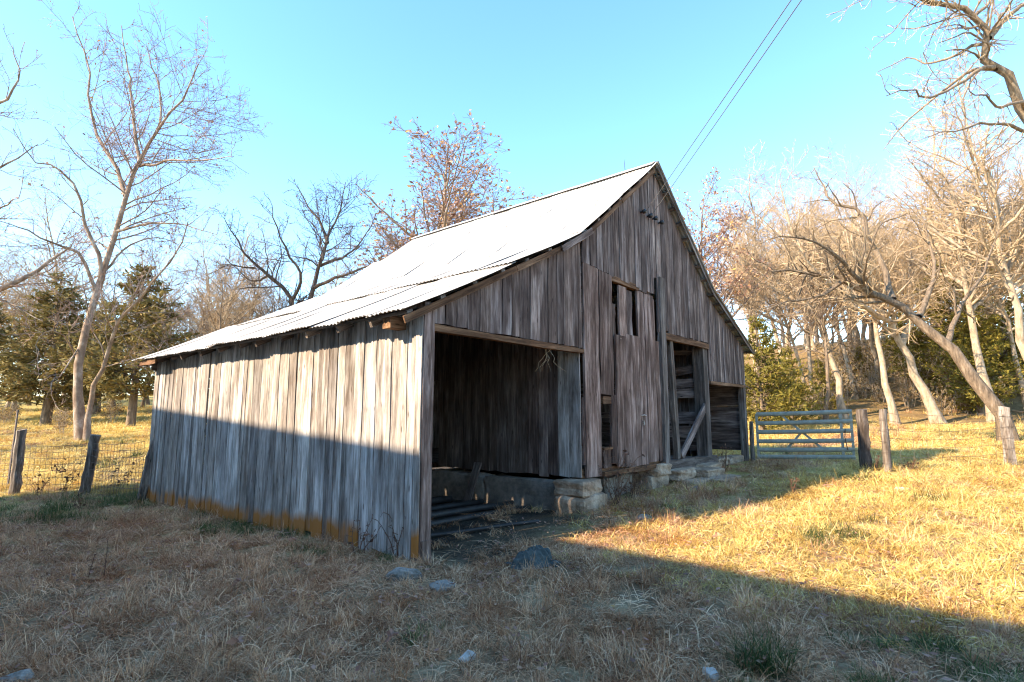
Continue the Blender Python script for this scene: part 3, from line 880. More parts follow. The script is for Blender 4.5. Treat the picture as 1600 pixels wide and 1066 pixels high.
def leaf_quads(pos, rng, size, tint=None, per=1, spread=0.1):
    n = len(pos) * per
    c = np.repeat(pos, per, axis=0) + rng.normal(size=(n, 3)) * spread
    a = rng.normal(size=(n, 3)); a /= np.linalg.norm(a, axis=1, keepdims=True)
    b = np.cross(a, rng.normal(size=(n, 3))); b /= np.linalg.norm(b, axis=1, keepdims=True) + 1e-9
    s = (size * rng.uniform(0.5, 1.3, n))[:, None]
    V = np.stack([c - a * s, c + b * s * 0.55, c + a * s, c - b * s * 0.55], 1).reshape(-1, 3)
    Fq = np.arange(n * 4).reshape(n, 4)
    tt = rng.uniform(0, 1, n) if tint is None else np.repeat(tint, per)
    return V, Fq, np.repeat(tt, 4)

def tree_meshes(stems, seed, dens=(1.6, 2.6, 4.0), ratios=(0.42, 0.45, 0.5), up=(0.05, 0.06, 0.05), wander=(0.14, 0.2, 0.28), ang=((35, 65), (30, 65), (25, 70)),
                twig=0.006, barkm='bark_brown', twigm='twig_tan', leaf=None, leaf_n=0, leaf_size=0.08, leaf_min=-99, lmax=(5.0, 2.2, 1.0), t0=(0.3, 0.15, 0.1), rk=0.55):
    """stems: list of (points, r0, r1, branching start) relative to the tree's foot"""
    rng = np.random.default_rng(seed)
    thick, lev1 = [], []
    for (pts, r0, r1, st) in stems:
        p = catmull(pts, 12)
        p[1:-1] += rng.normal(size=p[1:-1].shape) * 0.012 * np.linalg.norm(p[-1] - p[0]) * 0.5
        q = np.linspace(0, 1, 12)
        r = r0 + (r1 - r0) * q ** 0.85
        if st >= 0 and p[0][2] < 0.3:
            r[0] *= 1.35; 
        thick.append((p, r))
        P, R = spawn(p[None], r[None], rng, dens[0], ratios[0], ang[0], n=7, t0=st if st >= 0 else t0[0], up=up[0], wander=wander[0], rk=rk, rmin=twig * 1.6, lmax=lmax[0])
        lev1.append((P, R))
    P1 = np.concatenate([a for a, _ in lev1]); R1 = np.concatenate([b for _, b in lev1])
    P2, R2 = spawn(P1, R1, rng, dens[1], ratios[1], ang[1], n=5, t0=t0[1], up=up[1], wander=wander[1], rmin=twig * 1.1, lmax=lmax[1])
    P3, R3 = spawn(P2, R2, rng, dens[2], ratios[2], ang[2], n=4, t0=t0[2], up=up[2], wander=wander[2], rmin=twig, lmax=lmax[2], lmin=0.12)
    Vt, Ft = tubes(thick, 9)
    Vl, Fl = tubes(as_list(P1, R1), 5)
    trunk = mesh_np('trunk', np.vstack([Vt, Vl]), np.vstack([Ft, Fl + len(Vt)]), M[barkm], smooth_=True)
    Va, Fa = tubes(as_list(P2, R2), 3)
    Vb, Fb = tubes(as_list(P3, R3), 3)
    crown = mesh_np('crown', np.vstack([Va, Vb]), np.vstack([Fa, Fb + len(Va)]), M[twigm])
    leaves = None
    if leaf:
        tips = np.vstack([P3[:, -1], P3[:, 2]])
        tips = tips[tips[:, 2] > leaf_min]
        sel = tips[rng.permutation(len(tips))[:leaf_n]]
        V, Fq_, tt = leaf_quads(sel, rng, leaf_size, spread=0.05)
        leaves = mesh_np('leaves', V, Fq_, M[leaf], attr=tt)
    return trunk, crown, leaves

def place_tree(name, meshes, loc, rz=0.0, scale=1.0, label=None, cat='tree', group=None, tilt=None):
    t = empty(name, loc, rz)
    t.scale = (scale, scale, scale)
    if tilt: t.rotation_euler = (tilt[0], tilt[1], rz)
    tag(t, label, cat, group)
    for nm, me in zip(('trunk', 'crown', 'leaves'), meshes):
        if me is not None:
            obj(nm, me, t)
    return t

def stems_from(base, lines):
    """lines: list of (list of (px,py,depth), r0, r1, branch start); returned relative to base"""
    out = []
    for pts, r0, r1, st in lines:
        out.append(([sight(*p) - base if len(p) == 3 else Vector(p[:3]) - base for p in pts], r0, r1, st))
    return out

# -- big sycamore by the left fence
b0 = spot(128, 690)
D = b0.y
base = Vector((b0.x, b0.y, b0.z - 0.1))
lines = [
    ([(128, 692, D), (124, 610, D), (128, 546, D), (150, 462, D + .3), (173, 378, D + .5), (197, 304, D + .6), (220, 252, D + .5), (252, 194, D), (283, 157, D - .5), (310, 100, D - 1)], 0.215, 0.025, 0.42),
    ([(136, 690, D - .3), (141, 630, D - .3), (153, 585, D - .5), (177, 514, D - .9), (228, 459, D - 1.5), (271, 400, D - 2.2), (294, 346, D - 2.6)], 0.13, 0.02, 0.35),
    ([(196, 306, D + .6), (185, 270, D + .9), (147, 194, D + 1.5), (139, 105, D + 1.8), (113, 26, D + 2)], 0.12, 0.02, 0.15),
    ([(219, 254, D + .5), (215, 215, D + .8), (205, 147, D + 1.2), (200, 105, D + 1.3), (190, 40, D + 1.6)], 0.10, 0.02, 0.15),
    ([(250, 196, D), (250, 150, D + .8), (237, 100, D + 1.4), (228, 70, D + 1.6)], 0.06, 0.015, 0.15),
    ([(215, 260, D + .5), (245, 256, D), (283, 252, D - .8), (330, 250, D - 1.6), (365, 244, D - 2.2)], 0.075, 0.012, 0.15),
    ([(157, 440, D + .3), (155, 401, D + .2), (135, 360, D - .2), (121, 299, D - .6), (90, 262, D - .9), (52, 252, D - 1.2), (20, 200, D - 1.6)], 0.11, 0.014, 0.15),
    ([(150, 455, D + .3), (125, 400, D - .4), (89, 383, D - 1.2), (40, 360, D - 2.2), (0, 346, D - 3)], 0.09, 0.012, 0.15),
    ([(180, 362, D + .5), (230, 350, D + .1), (294, 352, D - .6), (340, 368, D - 1.2)], 0.07, 0.01, 0.15),
    ([(162, 425, D + .4), (200, 385, D + 1.2), (250, 372, D + 2.0), (300, 392, D + 2.6)], 0.06, 0.01, 0.15),
    ([(120, 560, D), (95, 520, D - 1.2), (60, 530, D - 2.2), (62, 600, D - 2.8)], 0.04, 0.006, 0.1),
    ([(126, 540, D), (95, 585, D - 1.6), (80, 600, D - 2.2), (88, 640, D - 2.6)], 0.035, 0.006, 0.1),
]
meshes = tree_meshes(stems_from(base, lines), 4, dens=(1.6, 3.1, 4.4), ratios=(0.36, 0.5, 0.6), lmax=(4.0, 2.4, 1.4), twig=0.009, rk=0.38, barkm='bark_sycamore', twigm='twig_pink', leaf='rust_leaf', leaf_n=550, leaf_size=0.07, leaf_min=7.0, up=(0.03, 0.04, 0.04))
place_tree('sycamore_tree', meshes, base, label='tall two-stemmed pale sycamore behind the left wire fence')

# -- its neighbour beyond the left edge, limbs reaching into the picture
base = sight(-150, 700, 21); base.z = tz(base.x, base.y) - 0.1
D = 21.0
lines = [
    ([tuple(base) + (0,), (-150, 560, D), (-140, 470, D), (-120, 360, D), (-110, 200, D), (-100, 60, D)], 0.36, 0.04, 0.35),
    ([(-140, 500, D), (-60, 470, D), (0, 451, D), (52, 425, D + .4), (92, 400, D + .8), (113, 384, D + 1)], 0.17, 0.02, 0.3),
    ([(-120, 360, D), (-60, 290, D), (0, 262, D), (60, 225, D + .4)], 0.12, 0.012, 0.2),
    ([(-112, 240, D), (-60, 180, D), (0, 160, D), (30, 120, D), (20, 70, D)], 0.1, 0.012, 0.2),
    ([(-140, 480, D), (-70, 400, D - 1), (-10, 335, D - 1.5), (30, 310, D - 2)], 0.1, 0.012, 0.2),
]
meshes = tree_meshes(stems_from(base, lines), 6, dens=(1.4, 3.0, 4.2), ratios=(0.36, 0.5, 0.6), lmax=(4.0, 2.4, 1.4), twig=0.009, rk=0.38, barkm='bark_sycamore', twigm='twig_pink', leaf='rust_leaf', leaf_n=150, leaf_size=0.085, leaf_min=6.0)
place_tree('sycamore_tree', meshes, base, label='pale sycamore limbs reaching in from the left edge')

# -- dark bare tree behind the lean-to roof
base = sight(470, 700, 27); base.z = tz(base.x, base.y) - 0.1
D = 27.0
lines = [
    ([tuple(base) + (0,), (466, 600, D), (462, 520, D), (460, 480, D)], 0.27, 0.2, 0.95),
    ([(462, 520, D), (452, 462, D), (420, 430, D - .4), (396, 412, D - .8), (372, 380, D - 1.2), (352, 345, D - 1.6)], 0.13, 0.02, 0.2),
    ([(462, 522, D), (480, 480, D), (497, 430, D + .4), (508, 392, D + .5), (518, 360, D + .6), (532, 325, D + .8), (540, 285, D + 1)], 0.15, 0.018, 0.3),
    ([(512, 380, D + .5), (500, 345, D + .9), (480, 320, D + 1.2), (465, 290, D + 1.5)], 0.09, 0.015, 0.2),
    ([(488, 452, D + .2), (520, 435, D - .5), (560, 422, D - 1.2), (600, 405, D - 2), (640, 380, D - 2.6)], 0.10, 0.015, 0.2),
    ([(456, 470, D), (470, 430, D - .8), (450, 395, D - 1.4), (430, 350, D - 2), (425, 320, D - 2.4)], 0.09, 0.015, 0.2),
    ([(500, 415, D + .4), (540, 400, D + 1.4), (570, 370, D + 2), (590, 330, D + 2.6)], 0.08, 0.012, 0.2),
    ([(420, 430, D - .4), (395, 440, D), (370, 420, D + .4), (350, 400, D + .8)], 0.06, 0.012, 0.2),
]
meshes = tree_meshes(stems_from(base, lines), 8, dens=(2.4, 3.8, 4.8), ratios=(0.46, 0.52, 0.6), lmax=(5.0, 2.8, 1.6), twig=0.0095, rk=0.42, barkm='bark_dark', twigm='twig_brown', up=(0.03, 0.03, 0.03), wander=(0.2, 0.26, 0.3))
place_tree('bare_tree', meshes, base, label='dark bare spreading tree behind the lean-to roof')

# -- leafy sycamores behind the ridge and right of the peak
def upright(px, D, ytop, seed, dens, leafn, lmin, label, r=0.3, lean=0):
    base = sight(px, 700, D); base.z = tz(base.x, base.y) - 0.1
    top = sight(px + lean, ytop, D)
    H = top.z - base.z; dx = top.x - base.x
    st = [([(0, 0, 0), (dx * .2, 0, H * .3), (dx * .5, .3, H * .6), (dx, 0, H)], r, 0.03, 0.35)]
    rg_ = np.random.default_rng(seed)
    for k in range(7):
        a = k * 2.4 + rg_.uniform(-.3, .3); h0 = H * (0.32 + 0.07 * k); ln = H * (0.42 - 0.04 * k)
        st.append(([(dx * .3, 0, h0), (dx * .3 + math.cos(a) * ln * .4, math.sin(a) * ln * .4, h0 + ln * .35), (dx * .3 + math.cos(a) * ln * .8, math.sin(a) * ln * .8, h0 + ln * .85)], r * (0.5 - 0.04 * k), 0.02, 0.2))
    st = [([Vector(p) for p in s_], a, b_, c) for s_, a, b_, c in st]
    ms = tree_meshes(st, seed, dens=dens, ratios=(0.42, 0.5, 0.55), lmax=(5.0, 2.8, 1.5), twig=0.011, barkm='bark_sycamore', twigm='twig_pink', leaf='rust_leaf', leaf_n=leafn, leaf_size=0.105, leaf_min=lmin)
    return place_tree('sycamore_tree', ms, base, label=label)
upright(676, 34, 225, 31, (2.0, 3.2, 4.0), 4200, 8, 'sycamore with pinkish leaves showing above the barn ridge', 0.30, 20).scale = (1.4, 1.25, 1.0)
upright(760, 38, 300, 32, (2.0, 3.2, 4.0), 2800, 8, 'lower leafy sycamore top just left of the barn peak', 0.3, 10)
upright(1090, 36, 305, 33, (2.0, 3.2, 4.0), 2900, 8, 'slim sycamore with orange leaves right of the barn peak', 0.26, 10)

# -- bare prototypes for the woods
def wood_proto(seed, H, lean, barkm, twigm, r=0.2, dens=(2.0, 3.1, 3.9), twig=0.011, leaf=None, leaf_n=0):
    rng = np.random.default_rng(seed)
    st = [([Vector((0, 0, 0)), Vector((lean * .25 + rng.uniform(-.2, .2), rng.uniform(-.2, .2), H * .3)), Vector((lean * .6, rng.uniform(-.4, .4), H * .62)), Vector((lean, 0, H))], r, 0.025, 0.4)]
    for k in range(6):
        a = k * 2.4 + rng.uniform(-.4, .4); f = 0.36 + 0.085 * k; ln = H * (0.36 - 0.035 * k)
        p = Vector((lean * f, 0, H * f)); dv = Vector((math.cos(a), math.sin(a), 0))
        st.append(([p, p + dv * ln * .4 + Vector((0, 0, ln * .3)), p + dv * ln * .85 + Vector((0, 0, ln * .75))], r * (0.45 - 0.04 * k), 0.02, 0.15))
    return tree_meshes(st, seed, dens=dens, ratios=(0.40, 0.5, 0.55), lmax=(5, 2.6, 1.4), twig=twig, barkm=barkm, twigm=twigm, leaf=leaf, leaf_n=leaf_n, leaf_size=0.1)
protos = [wood_proto(51, 15, -2.6, 'bark_pale', 'twig_tan', 0.22), wood_proto(52, 13, -3.2, 'bark_pale', 'twig_tan', 0.17), wood_proto(53, 17, -1.6, 'bark_pale', 'twig_tan', 0.26),
          wood_proto(54, 12, -1.0, 'bark_brown', 'twig_tan', 0.15), wood_proto(55, 16, -4.0, 'bark_pale', 'twig_tan', 0.2), wood_proto(56, 11, 0.5, 'bark_brown', 'twig_brown', 0.14)]

# -- the leaning trees at the wood's edge
base = spot(1577, 692); D = base.y; base.z -= 0.15
lines = [
    ([(1577, 697, D), (1560, 640, D), (1520, 585, D + .3), (1480, 537, D + .6), (1436, 495, D + .8), (1395, 468, D + 1), (1354, 462, D + 1), (1320, 438, D + 1), (1286, 434, D + 1), (1240, 420, D + 1), (1205, 425, D + .8)], 0.23, 0.03, 0.5),
    ([(1395, 468, D + 1), (1385, 430, D + 1.4), (1360, 380, D + 1.8), (1345, 330, D + 2), (1300, 318, D + 2.3), (1285, 290, D + 2.5), (1272, 262, D + 2.6)], 0.12, 0.015, 0.25),
    ([(1354, 462, D + 1), (1335, 430, D + .5), (1300, 395, D), (1250, 370, D - .4), (1200, 375, D - .8)], 0.09, 0.012, 0.2),
    ([(1436, 495, D + .8), (1460, 430, D + 1.6), (1450, 370, D + 2.2), (1430, 320, D + 2.6)], 0.10, 0.015, 0.2),
    ([(1320, 438, D + 1), (1280, 465, D + .6), (1230, 470, D + .2), (1180, 495, D - .2)], 0.06, 0.01, 0.2),
    ([(1480, 537, D + .6), (1500, 480, D + 1.4), (1540, 420, D + 2), (1560, 360, D + 2.4)], 0.10, 0.015, 0.25),
]
meshes = tree_meshes(stems_from(base, lines), 14, dens=(2.3, 3.2, 4.0), ratios=(0.32, 0.45, 0.55), lmax=(5, 2.4, 1.2), twig=0.0075, barkm='bark_brown', twigm='twig_tan', wander=(0.2, 0.26, 0.3), up=(0.05, 0.05, 0.04))
place_tree('leaning_tree', meshes, base, label='thick brown tree leaning far left behind the pale fence post')

base = spot(1467, 662); D = base.y; base.z -= 0.15
lines = [
    ([(1467, 664, D), (1452, 625, D), (1430, 580, D), (1408, 540, D), (1385, 500, D - .5), (1350, 450, D - 1), (1330, 390, D - 1.4), (1340, 330, D - 1.6)], 0.31, 0.04, 0.45),
    ([(1408, 540, D), (1425, 480, D + 1), (1420, 420, D + 1.6), (1430, 350, D + 2)], 0.2, 0.03, 0.3),
    ([(1385, 500, D - .5), (1330, 470, D - 1.5), (1280, 430, D - 2.4), (1240, 380, D - 3)], 0.15, 0.02, 0.2),
]
meshes = tree_meshes(stems_from(base, lines), 15, dens=(1.9, 2.9, 3.4), ratios=(0.4, 0.48, 0.55), lmax=(5, 2.6, 1.4), twig=0.0115, barkm='bark_pale', twigm='twig_tan')
place_tree('leaning_tree', meshes, base, label='second leaning trunk, tan bark, at the edge of the wood')

# -- tree outside the right edge whose crooked limb crosses the sky
base = sight(1790, 720, 15.5); base.z = tz(base.x, base.y) - 0.15
D = 15.5
lines = [
    ([tuple(base) + (0,), (1770, 560, D), (1740, 420, D), (1690, 300, D), (1640, 225, D), (1600, 168, D - .3), (1575, 115, D - .5), (1550, 85, D - .6), (1541, 48, D - .7), (1505, 18, D - .8), (1455, -8, D - 1), (1400, -30, D - 1.2)], 0.23, 0.045, 0.62),
    ([(1553, 106, D - .6), (1535, 106, D - .8), (1512, 122, D - 1.2), (1490, 136, D - 1.5), (1450, 150, D - 1.9), (1425, 142, D - 2.2), (1385, 150, D - 2.6)], 0.07, 0.01, 0.15),
    ([(1542, 70, D - .6), (1518, 72, D - .3), (1490, 88, D), (1450, 100, D + .4), (1420, 90, D + .8), (1372, 112, D + 1)], 0.06, 0.01, 0.15),
    ([(1556, 109, D - .6), (1520, 110, D + .4), (1480, 138, D + 1), (1430, 178, D + 1.6), (1398, 208, D + 2), (1380, 235, D + 2.2)], 0.06, 0.01, 0.2),
    ([(1600, 168, D - .3), (1590, 160, D - 1), (1556, 170, D - 1.6), (1540, 150, D - 2), (1515, 143, D - 2.4)], 0.06, 0.012, 0.2),
    ([(1640, 225, D), (1600, 205, D - .6), (1560, 190, D - 1.2), (1510, 200, D - 1.8), (1450, 215, D - 2.4)], 0.07, 0.01, 0.15),
    ([(1545, 60, D - .7), (1580, 20, D), (1620, 0, D + .5), (1660, -40, D + 1)], 0.08, 0.02, 0.2),
    ([(1520, 28, D - .8), (1545, 5, D - .2), (1560, -30, D)], 0.06, 0.02, 0.2),
]
meshes = tree_meshes(stems_from(base, lines), 16, dens=(1.9, 3.2, 4.4), ratios=(0.24, 0.5, 0.6), lmax=(2.8, 1.7, 1.1), twig=0.007, rk=0.35, barkm='bark_limb', twigm='twig_tan', up=(0.02, 0.02, 0.02), wander=(0.22, 0.28, 0.3))
place_tree('overhanging_tree', meshes, base, label='rough brown tree whose crooked limb overhangs the top right corner')

# -- pale trunks picked out in the wood
for i, (px, py, D, pr, s, lab) in enumerate(((1552, 640, 30, 2, 1.0, 'pale straight sycamore trunk standing in the wood right of the golden cedar'),
                                             (1622, 640, 27, 0, 1.15, 'tall pale tree at the far right edge of the wood'))):
    p = sight(px, py, D); z = tz(p.x, p.y)
    place_tree('sycamore_tree', protos[pr], (p.x, p.y, z - 0.1), 0.3 * i, s, lab)

# -- the wood itself
rt = random.Random(77)
spots = [(1398, 650, 31), (1318, 648, 34), (1338, 640, 40), (1290, 645, 33), (1376, 640, 42), (1425, 640, 45), (1505, 640, 38), (1535, 640, 44), (1580, 640, 36), (1610, 650, 33), (1262, 645, 38), (1236, 640, 45), (1300, 640, 50), (1350, 640, 52), (1450, 640, 40), (1480, 640, 50)]
wood_labels = ['slender trunk in the wood just right of the gate post', 'bare trunk in the wood right above the gate latch end', 'thin trunk in the wood behind the thick gate post', 'bare trunk in the wood above the middle of the gate', 'thin trunk in the wood above the second fence post', 'far trunk in the wood left of the second leaning trunk', 'trunk in the wood between the two leaning trees', 'far trunk in the wood behind the thick leaning tree', 'trunk in the wood above the knobbly leaning post', 'trunk in the wood at the right edge of the picture', 'bare trunk in the wood above the gate, left of middle', 'far trunk in the wood above the left end of the gate', 'far thin trunk in the wood behind the gate middle', 'farthest thin trunk in the wood above the gate post', 'trunk in the wood hidden behind the second leaning trunk', 'far trunk in the wood beneath the tallest golden cedar']
for (px, py, D), wl_ in zip(spots, wood_labels):
    p = sight(px, py, D); z = tz(p.x, p.y)
    place_tree('woodland_tree', rt.choice(protos), (p.x, p.y, z - 0.1), rt.uniform(-0.7, 0.7), rt.uniform(0.75, 1.05), wl_, group='bare trees of the right-hand wood')
for k in range(90):
    px = rt.uniform(1165, 1800); D = rt.uniform(40, 85)
    p = sight(px, 640, D); z = tz(p.x, p.y)
    place_tree('woodland_tree', rt.choice(protos), (p.x, p.y, z - 0.1), rt.uniform(0, 6.28), rt.uniform(0.75, 1.15), 'slender bare tree among others in the wood behind the gate', group='bare trees of the right-hand wood')
for k in range(58):
    px = rt.uniform(-250, 520); D = rt.uniform(42, 64)
    p = sight(px, 640, D); z = tz(p.x, p.y)
    place_tree('woodland_tree', rt.choice(protos[3:]), (p.x, p.y, z - 0.1), rt.uniform(0, 6.28), rt.uniform(0.65, 1.0), 'bare brownish tree in the far wood across the left pasture', group='bare trees of the far left wood')

for px, D, sc_, lab in ((285, 40, 0.62, 'brownish bare tree just left of the barn low roof corner'), (350, 38, 0.68, 'wispy bare tree above the lean-to eave, left of the dark tree'), (412, 44, 0.72, 'wispy bare tree partly behind the dark spreading tree')):
    p = sight(px, 640, D); z = tz(p.x, p.y)
    place_tree('bare_tree', protos[5 if px != 350 else 3], (p.x, p.y, z - 0.1), px * 0.7, sc_ * 1.15, lab)
# -- cedars
def cedar_meshes(seed, H, Rmax, mat, ragged=0.25, bare=0.12):
    rng = np.random.default_rng(seed)
    p = np.array([(0, 0, 0), (0.05, 0, H * .3), (0, .04, H * .65), (0, 0, H)], float)
    tr = [(catmull(p, 8), np.linspace(H * .022, 0.02, 8))]
    nb = int(H * 26)
    h = bare + (1 - bare) * rng.uniform(0, 1, nb) ** 1.15
    az = rng.uniform(0, 2 * np.pi, nb)
    prof = np.clip((1 - h) ** 0.72 * (0.75 + 0.25 * np.minimum(1, (h - bare) / 0.15)), 0.03, 1)
    ln = Rmax * prof * rng.uniform(1 - ragged * 1.6, 1 + ragged, nb)
    n = 5
    P = np.zeros((nb, n, 3)); P[:, 0, 2] = h * H
    d = np.stack([np.cos(az), np.sin(az), rng.uniform(-.05, .45, nb)], 1)
    for j in range(1, n):
        d = d + rng.normal(size=d.shape) * 0.1 + np.array([0, 0, 0.05]); d /= np.linalg.norm(d, axis=1, keepdims=True)
        P[:, j] = P[:, j - 1] + d * (ln / (n - 1))[:, None]
    R = np.linspace(1, .3, n)[None] * (0.008 + 0.010 * ln[:, None])
    V1, F1 = tubes(tr, 8); V2, F2 = tubes(as_list(P, R), 3)
    trunk = mesh_np('trunk', np.vstack([V1, V2]), np.vstack([F1, F2 + len(V1)]), M['bark_brown'], smooth_=True)
    # sprays
    P2, R2 = spawn(P, R, rng, 7.0, 0.34, (25, 70), n=3, t0=0.18, up=0.06, wander=0.15, rmin=0.004, lmax=0.7, lmin=0.18)
    ns = len(P2); per = 5
    c = np.repeat(P2[:, 0], per, 0); e = np.repeat(P2[:, 2], per, 0)
    t = rng.uniform(0.1, 1.05, ns * per)[:, None]
    ctr = c + (e - c) * t + rng.normal(size=(ns * per, 3)) * 0.05
    dr = (e - c); dr /= np.linalg.norm(dr, axis=1, keepdims=True) + 1e-9
    dr = dr + rng.normal(size=dr.shape) * 0.5; dr /= np.linalg.norm(dr, axis=1, keepdims=True)
    wv = np.cross(dr, rng.normal(size=dr.shape)); wv /= np.linalg.norm(wv, axis=1, keepdims=True) + 1e-9
    s = rng.uniform(0.07, 0.17, ns * per)[:, None]
    Vq = np.stack([ctr - dr * s, ctr + wv * s * .30, ctr + dr * s, ctr - wv * s * .30], 1).reshape(-1, 3)
    clump = np.repeat(rng.uniform(0, 1, ns), per)
    tint = np.clip(0.55 * clump + 0.45 * rng.uniform(0, 1, ns * per), 0, 1)
    crown = mesh_np('crown', Vq, np.arange(len(Vq)).reshape(-1, 4), M[mat], attr=np.repeat(tint, 4))
    return trunk, crown, None
ced = [cedar_meshes(1, 9, 2.6, 'cedar'), cedar_meshes(2, 8, 3.1, 'cedar', 0.35, 0.18), cedar_meshes(3, 10, 3.0, 'cedar_gold', 0.35, 0.06), cedar_meshes(4, 6, 2.3, 'cedar_gold', 0.4, 0.03)]
def cedar(px, D, ytop, proto, Hp, label, rz=0.0, group=None, wide=1.0):
    p = sight(px, 650, D); z = tz(p.x, p.y)
    top = sight(px, ytop, D).z
    t = place_tree('cedar_tree', ced[proto], (p.x, p.y, z - 0.1), rz, (top - z) / Hp, label, group=group)
    t.scale = (t.scale[0] * wide, t.scale[1] * wide, t.scale[2])
cedar(72, 33, 425, 0, 9, 'dark cedar left of the two-stemmed sycamore', 0.4, wide=1.45)
cedar(205, 31, 412, 1, 8, 'dark cedar between the two-stemmed sycamore and the barn', 1.4, wide=1.2)
cedar(-30, 36, 470, 1, 8, 'cedar cut by the left edge of the picture', 2.2, wide=1.2)
cedar(150, 40, 470, 0, 9, 'smaller cedar behind the two-stemmed sycamore', 3.0, wide=1.5)
cedar(1190, 29, 492, 3, 6, 'bushy golden cedar touching the barn right eave', 0.4)
cedar(1238, 32, 540, 3, 6, 'low cedar behind the left end of the gate', 2.4)
cedar(1285, 36, 560, 3, 6, 'low cedar behind the middle of the gate', 1.0)
cedar(1485, 38, 392, 2, 10, 'tallest golden cedar in the right-hand wood', 0.9, wide=1.35)
cedar(1420, 46, 470, 2, 10, 'golden cedar left of the tallest one in the wood', 2.0)
cedar(1580, 36, 415, 2, 10, 'golden cedar near the right edge of the wood', 3.4, wide=1.4)
cedar(1535, 33, 448, 2, 10, 'golden cedar standing behind the thick leaning trunk', 1.6, wide=1.15)
cedar(1350, 44, 540, 3, 6, 'low cedar among the leaning trunks of the wood', 4.0)
cedar(1520, 36, 575, 3, 6, 'low cedar beneath the golden cedars of the wood', 5.0)

# -- undergrowth along the wood's edge
def shrub_meshes(seed, H=1.8):
    rng = np.random.default_rng(seed)
    st = []
    for k in range(9):
        a = rng.uniform(0, 6.28); o = rng.uniform(0, .5); sp = rng.uniform(.3, 1.0)
        st.append(([Vector((math.cos(a) * o, math.sin(a) * o, 0)), Vector((math.cos(a) * (o + sp * .3), math.sin(a) * (o + sp * .3), H * .5)), Vector((math.cos(a) * (o + sp), math.sin(a) * (o + sp), H * rng.uniform(.7, 1.05)))], 0.018, 0.006, 0.1))
    return tree_meshes(st, seed, dens=(3.5, 4, 5), ratios=(0.4, 0.5, 0.5), twig=0.006, barkm='bark_pale', twigm='twig_tan', leaf='brush', leaf_n=500, leaf_size=0.07, t0=(0.1, 0.1, 0.1))
shr = [shrub_meshes(61), shrub_meshes(62, 2.3), shrub_meshes(63, 1.4)]
for k in range(44):
    px = rt.uniform(1175, 1640); D = rt.uniform(33, 46)
    p = sight(px, 640, D); z = tz(p.x, p.y)
    place_tree('shrub', rt.choice(shr), (p.x, p.y, z), rt.uniform(0, 6.28), rt.uniform(0.8, 1.6), 'tangled dry shrub at the foot of the right-hand wood', 'shrub', 'undergrowth of the right-hand wood')
for k in range(12):
    px = rt.uniform(-40, 330); D = rt.uniform(27, 40)
    p = sight(px, 640, D); z = tz(p.x, p.y)
    place_tree('shrub', rt.choice(shr), (p.x, p.y, z), rt.uniform(0, 6.28), rt.uniform(0.4, 0.8), 'low dry shrub around the cedars of the left pasture', 'shrub', 'undergrowth of the left pasture')

# ------------------------------------------------------------------ fences and gate
def rough_post(name, parent, foot, top, r, mat, seed, sides=9, cap=0.8):
    """a split or round post; foot and top relative to parent"""
    r_ = random.Random(seed)
    foot = np.array(foot, float); top = np.array(top, float)
    n = 9
    P = np.array([foot + (top - foot) * t + np.array([r_.uniform(-1, 1), r_.uniform(-1, 1), 0]) * r * 0.14 for t in np.linspace(0, 1, n)])
    R = np.array([r * (1.08 - 0.14 * t + r_.uniform(-.07, .07)) for t in np.linspace(0, 1, n)])
    V, Fq_ = tubes([(P - foot, R)], sides)
    ang = np.tile(np.arange(sides), n)
    fl = np.array([r_.uniform(0.82, 1.12) for _ in range(sides)])
    ctr = np.repeat(P - foot, sides, 0)
    V = ctr + (V - ctr) * fl[ang][:, None]
    ti = len(V)
    slope = np.array([r_.uniform(-.2, .2), r_.uniform(-.2, .2)])
    V[-sides:, 2] += (V[-sides:, :2] - V[-sides:, :2].mean(0)) @ slope
    V = np.vstack([V, V[-sides:].mean(0)[None] + np.array([[0, 0, 0.01]])])
    me = bpy.data.meshes.new(name)
    faces = [tuple(int(i) for i in f) for f in Fq_] + [(ti - sides + k, ti - sides + (k + 1) % sides, ti) for k in range(sides)]
    me.from_pydata([tuple(v) for v in V], [], faces); me.materials.append(M[mat])
    me.polygons.foreach_set('use_smooth', np.zeros(len(me.polygons), bool))
    return obj(name, me, parent, loc=tuple(foot))

def woven(parent, a, b, h, nh, step, rad=0.0045, sag=0.05, base=0.06, seed=0):
    """woven stock wire between two feet a and b (relative to parent)"""
    r_ = random.Random(seed)
    a = np.array(a, float); b = np.array(b, float)
    L = np.linalg.norm((b - a)[:2]); nv = max(2, int(L / step))
    br = []
    wob = lambda t, z: np.array([0, 0, -sag * 4 * t * (1 - t) * (0.5 + z) + 0.012 * math.sin(19 * t + 5 * z + seed)])
    for i in range(nh):
        z = base + (h - base) * (i / (nh - 1)) ** 0.9
        br.append((np.array([a + (b - a) * t + np.array([0, 0, z]) + wob(t, z) for t in np.linspace(0, 1, 13)]), np.full(13, rad)))
    for k in range(nv + 1):
        t = k / nv
        lean = r_.uniform(-.01, .01)
        br.append((np.array([a + (b - a) * min(1, max(0, t + lean * s)) + np.array([0, 0, base + (h - base) * s]) + wob(t, base + (h - base) * s) for s in np.linspace(0, 1, 5)]), np.full(5, rad * 0.85)))
    V, Fq_ = tubes(br, 4)
    return obj('woven_wire', mesh_np('woven_wire', V, Fq_, M['wire']), parent)

def gpt(p):
    return Vector((p.x, p.y, tz(p.x, p.y)))
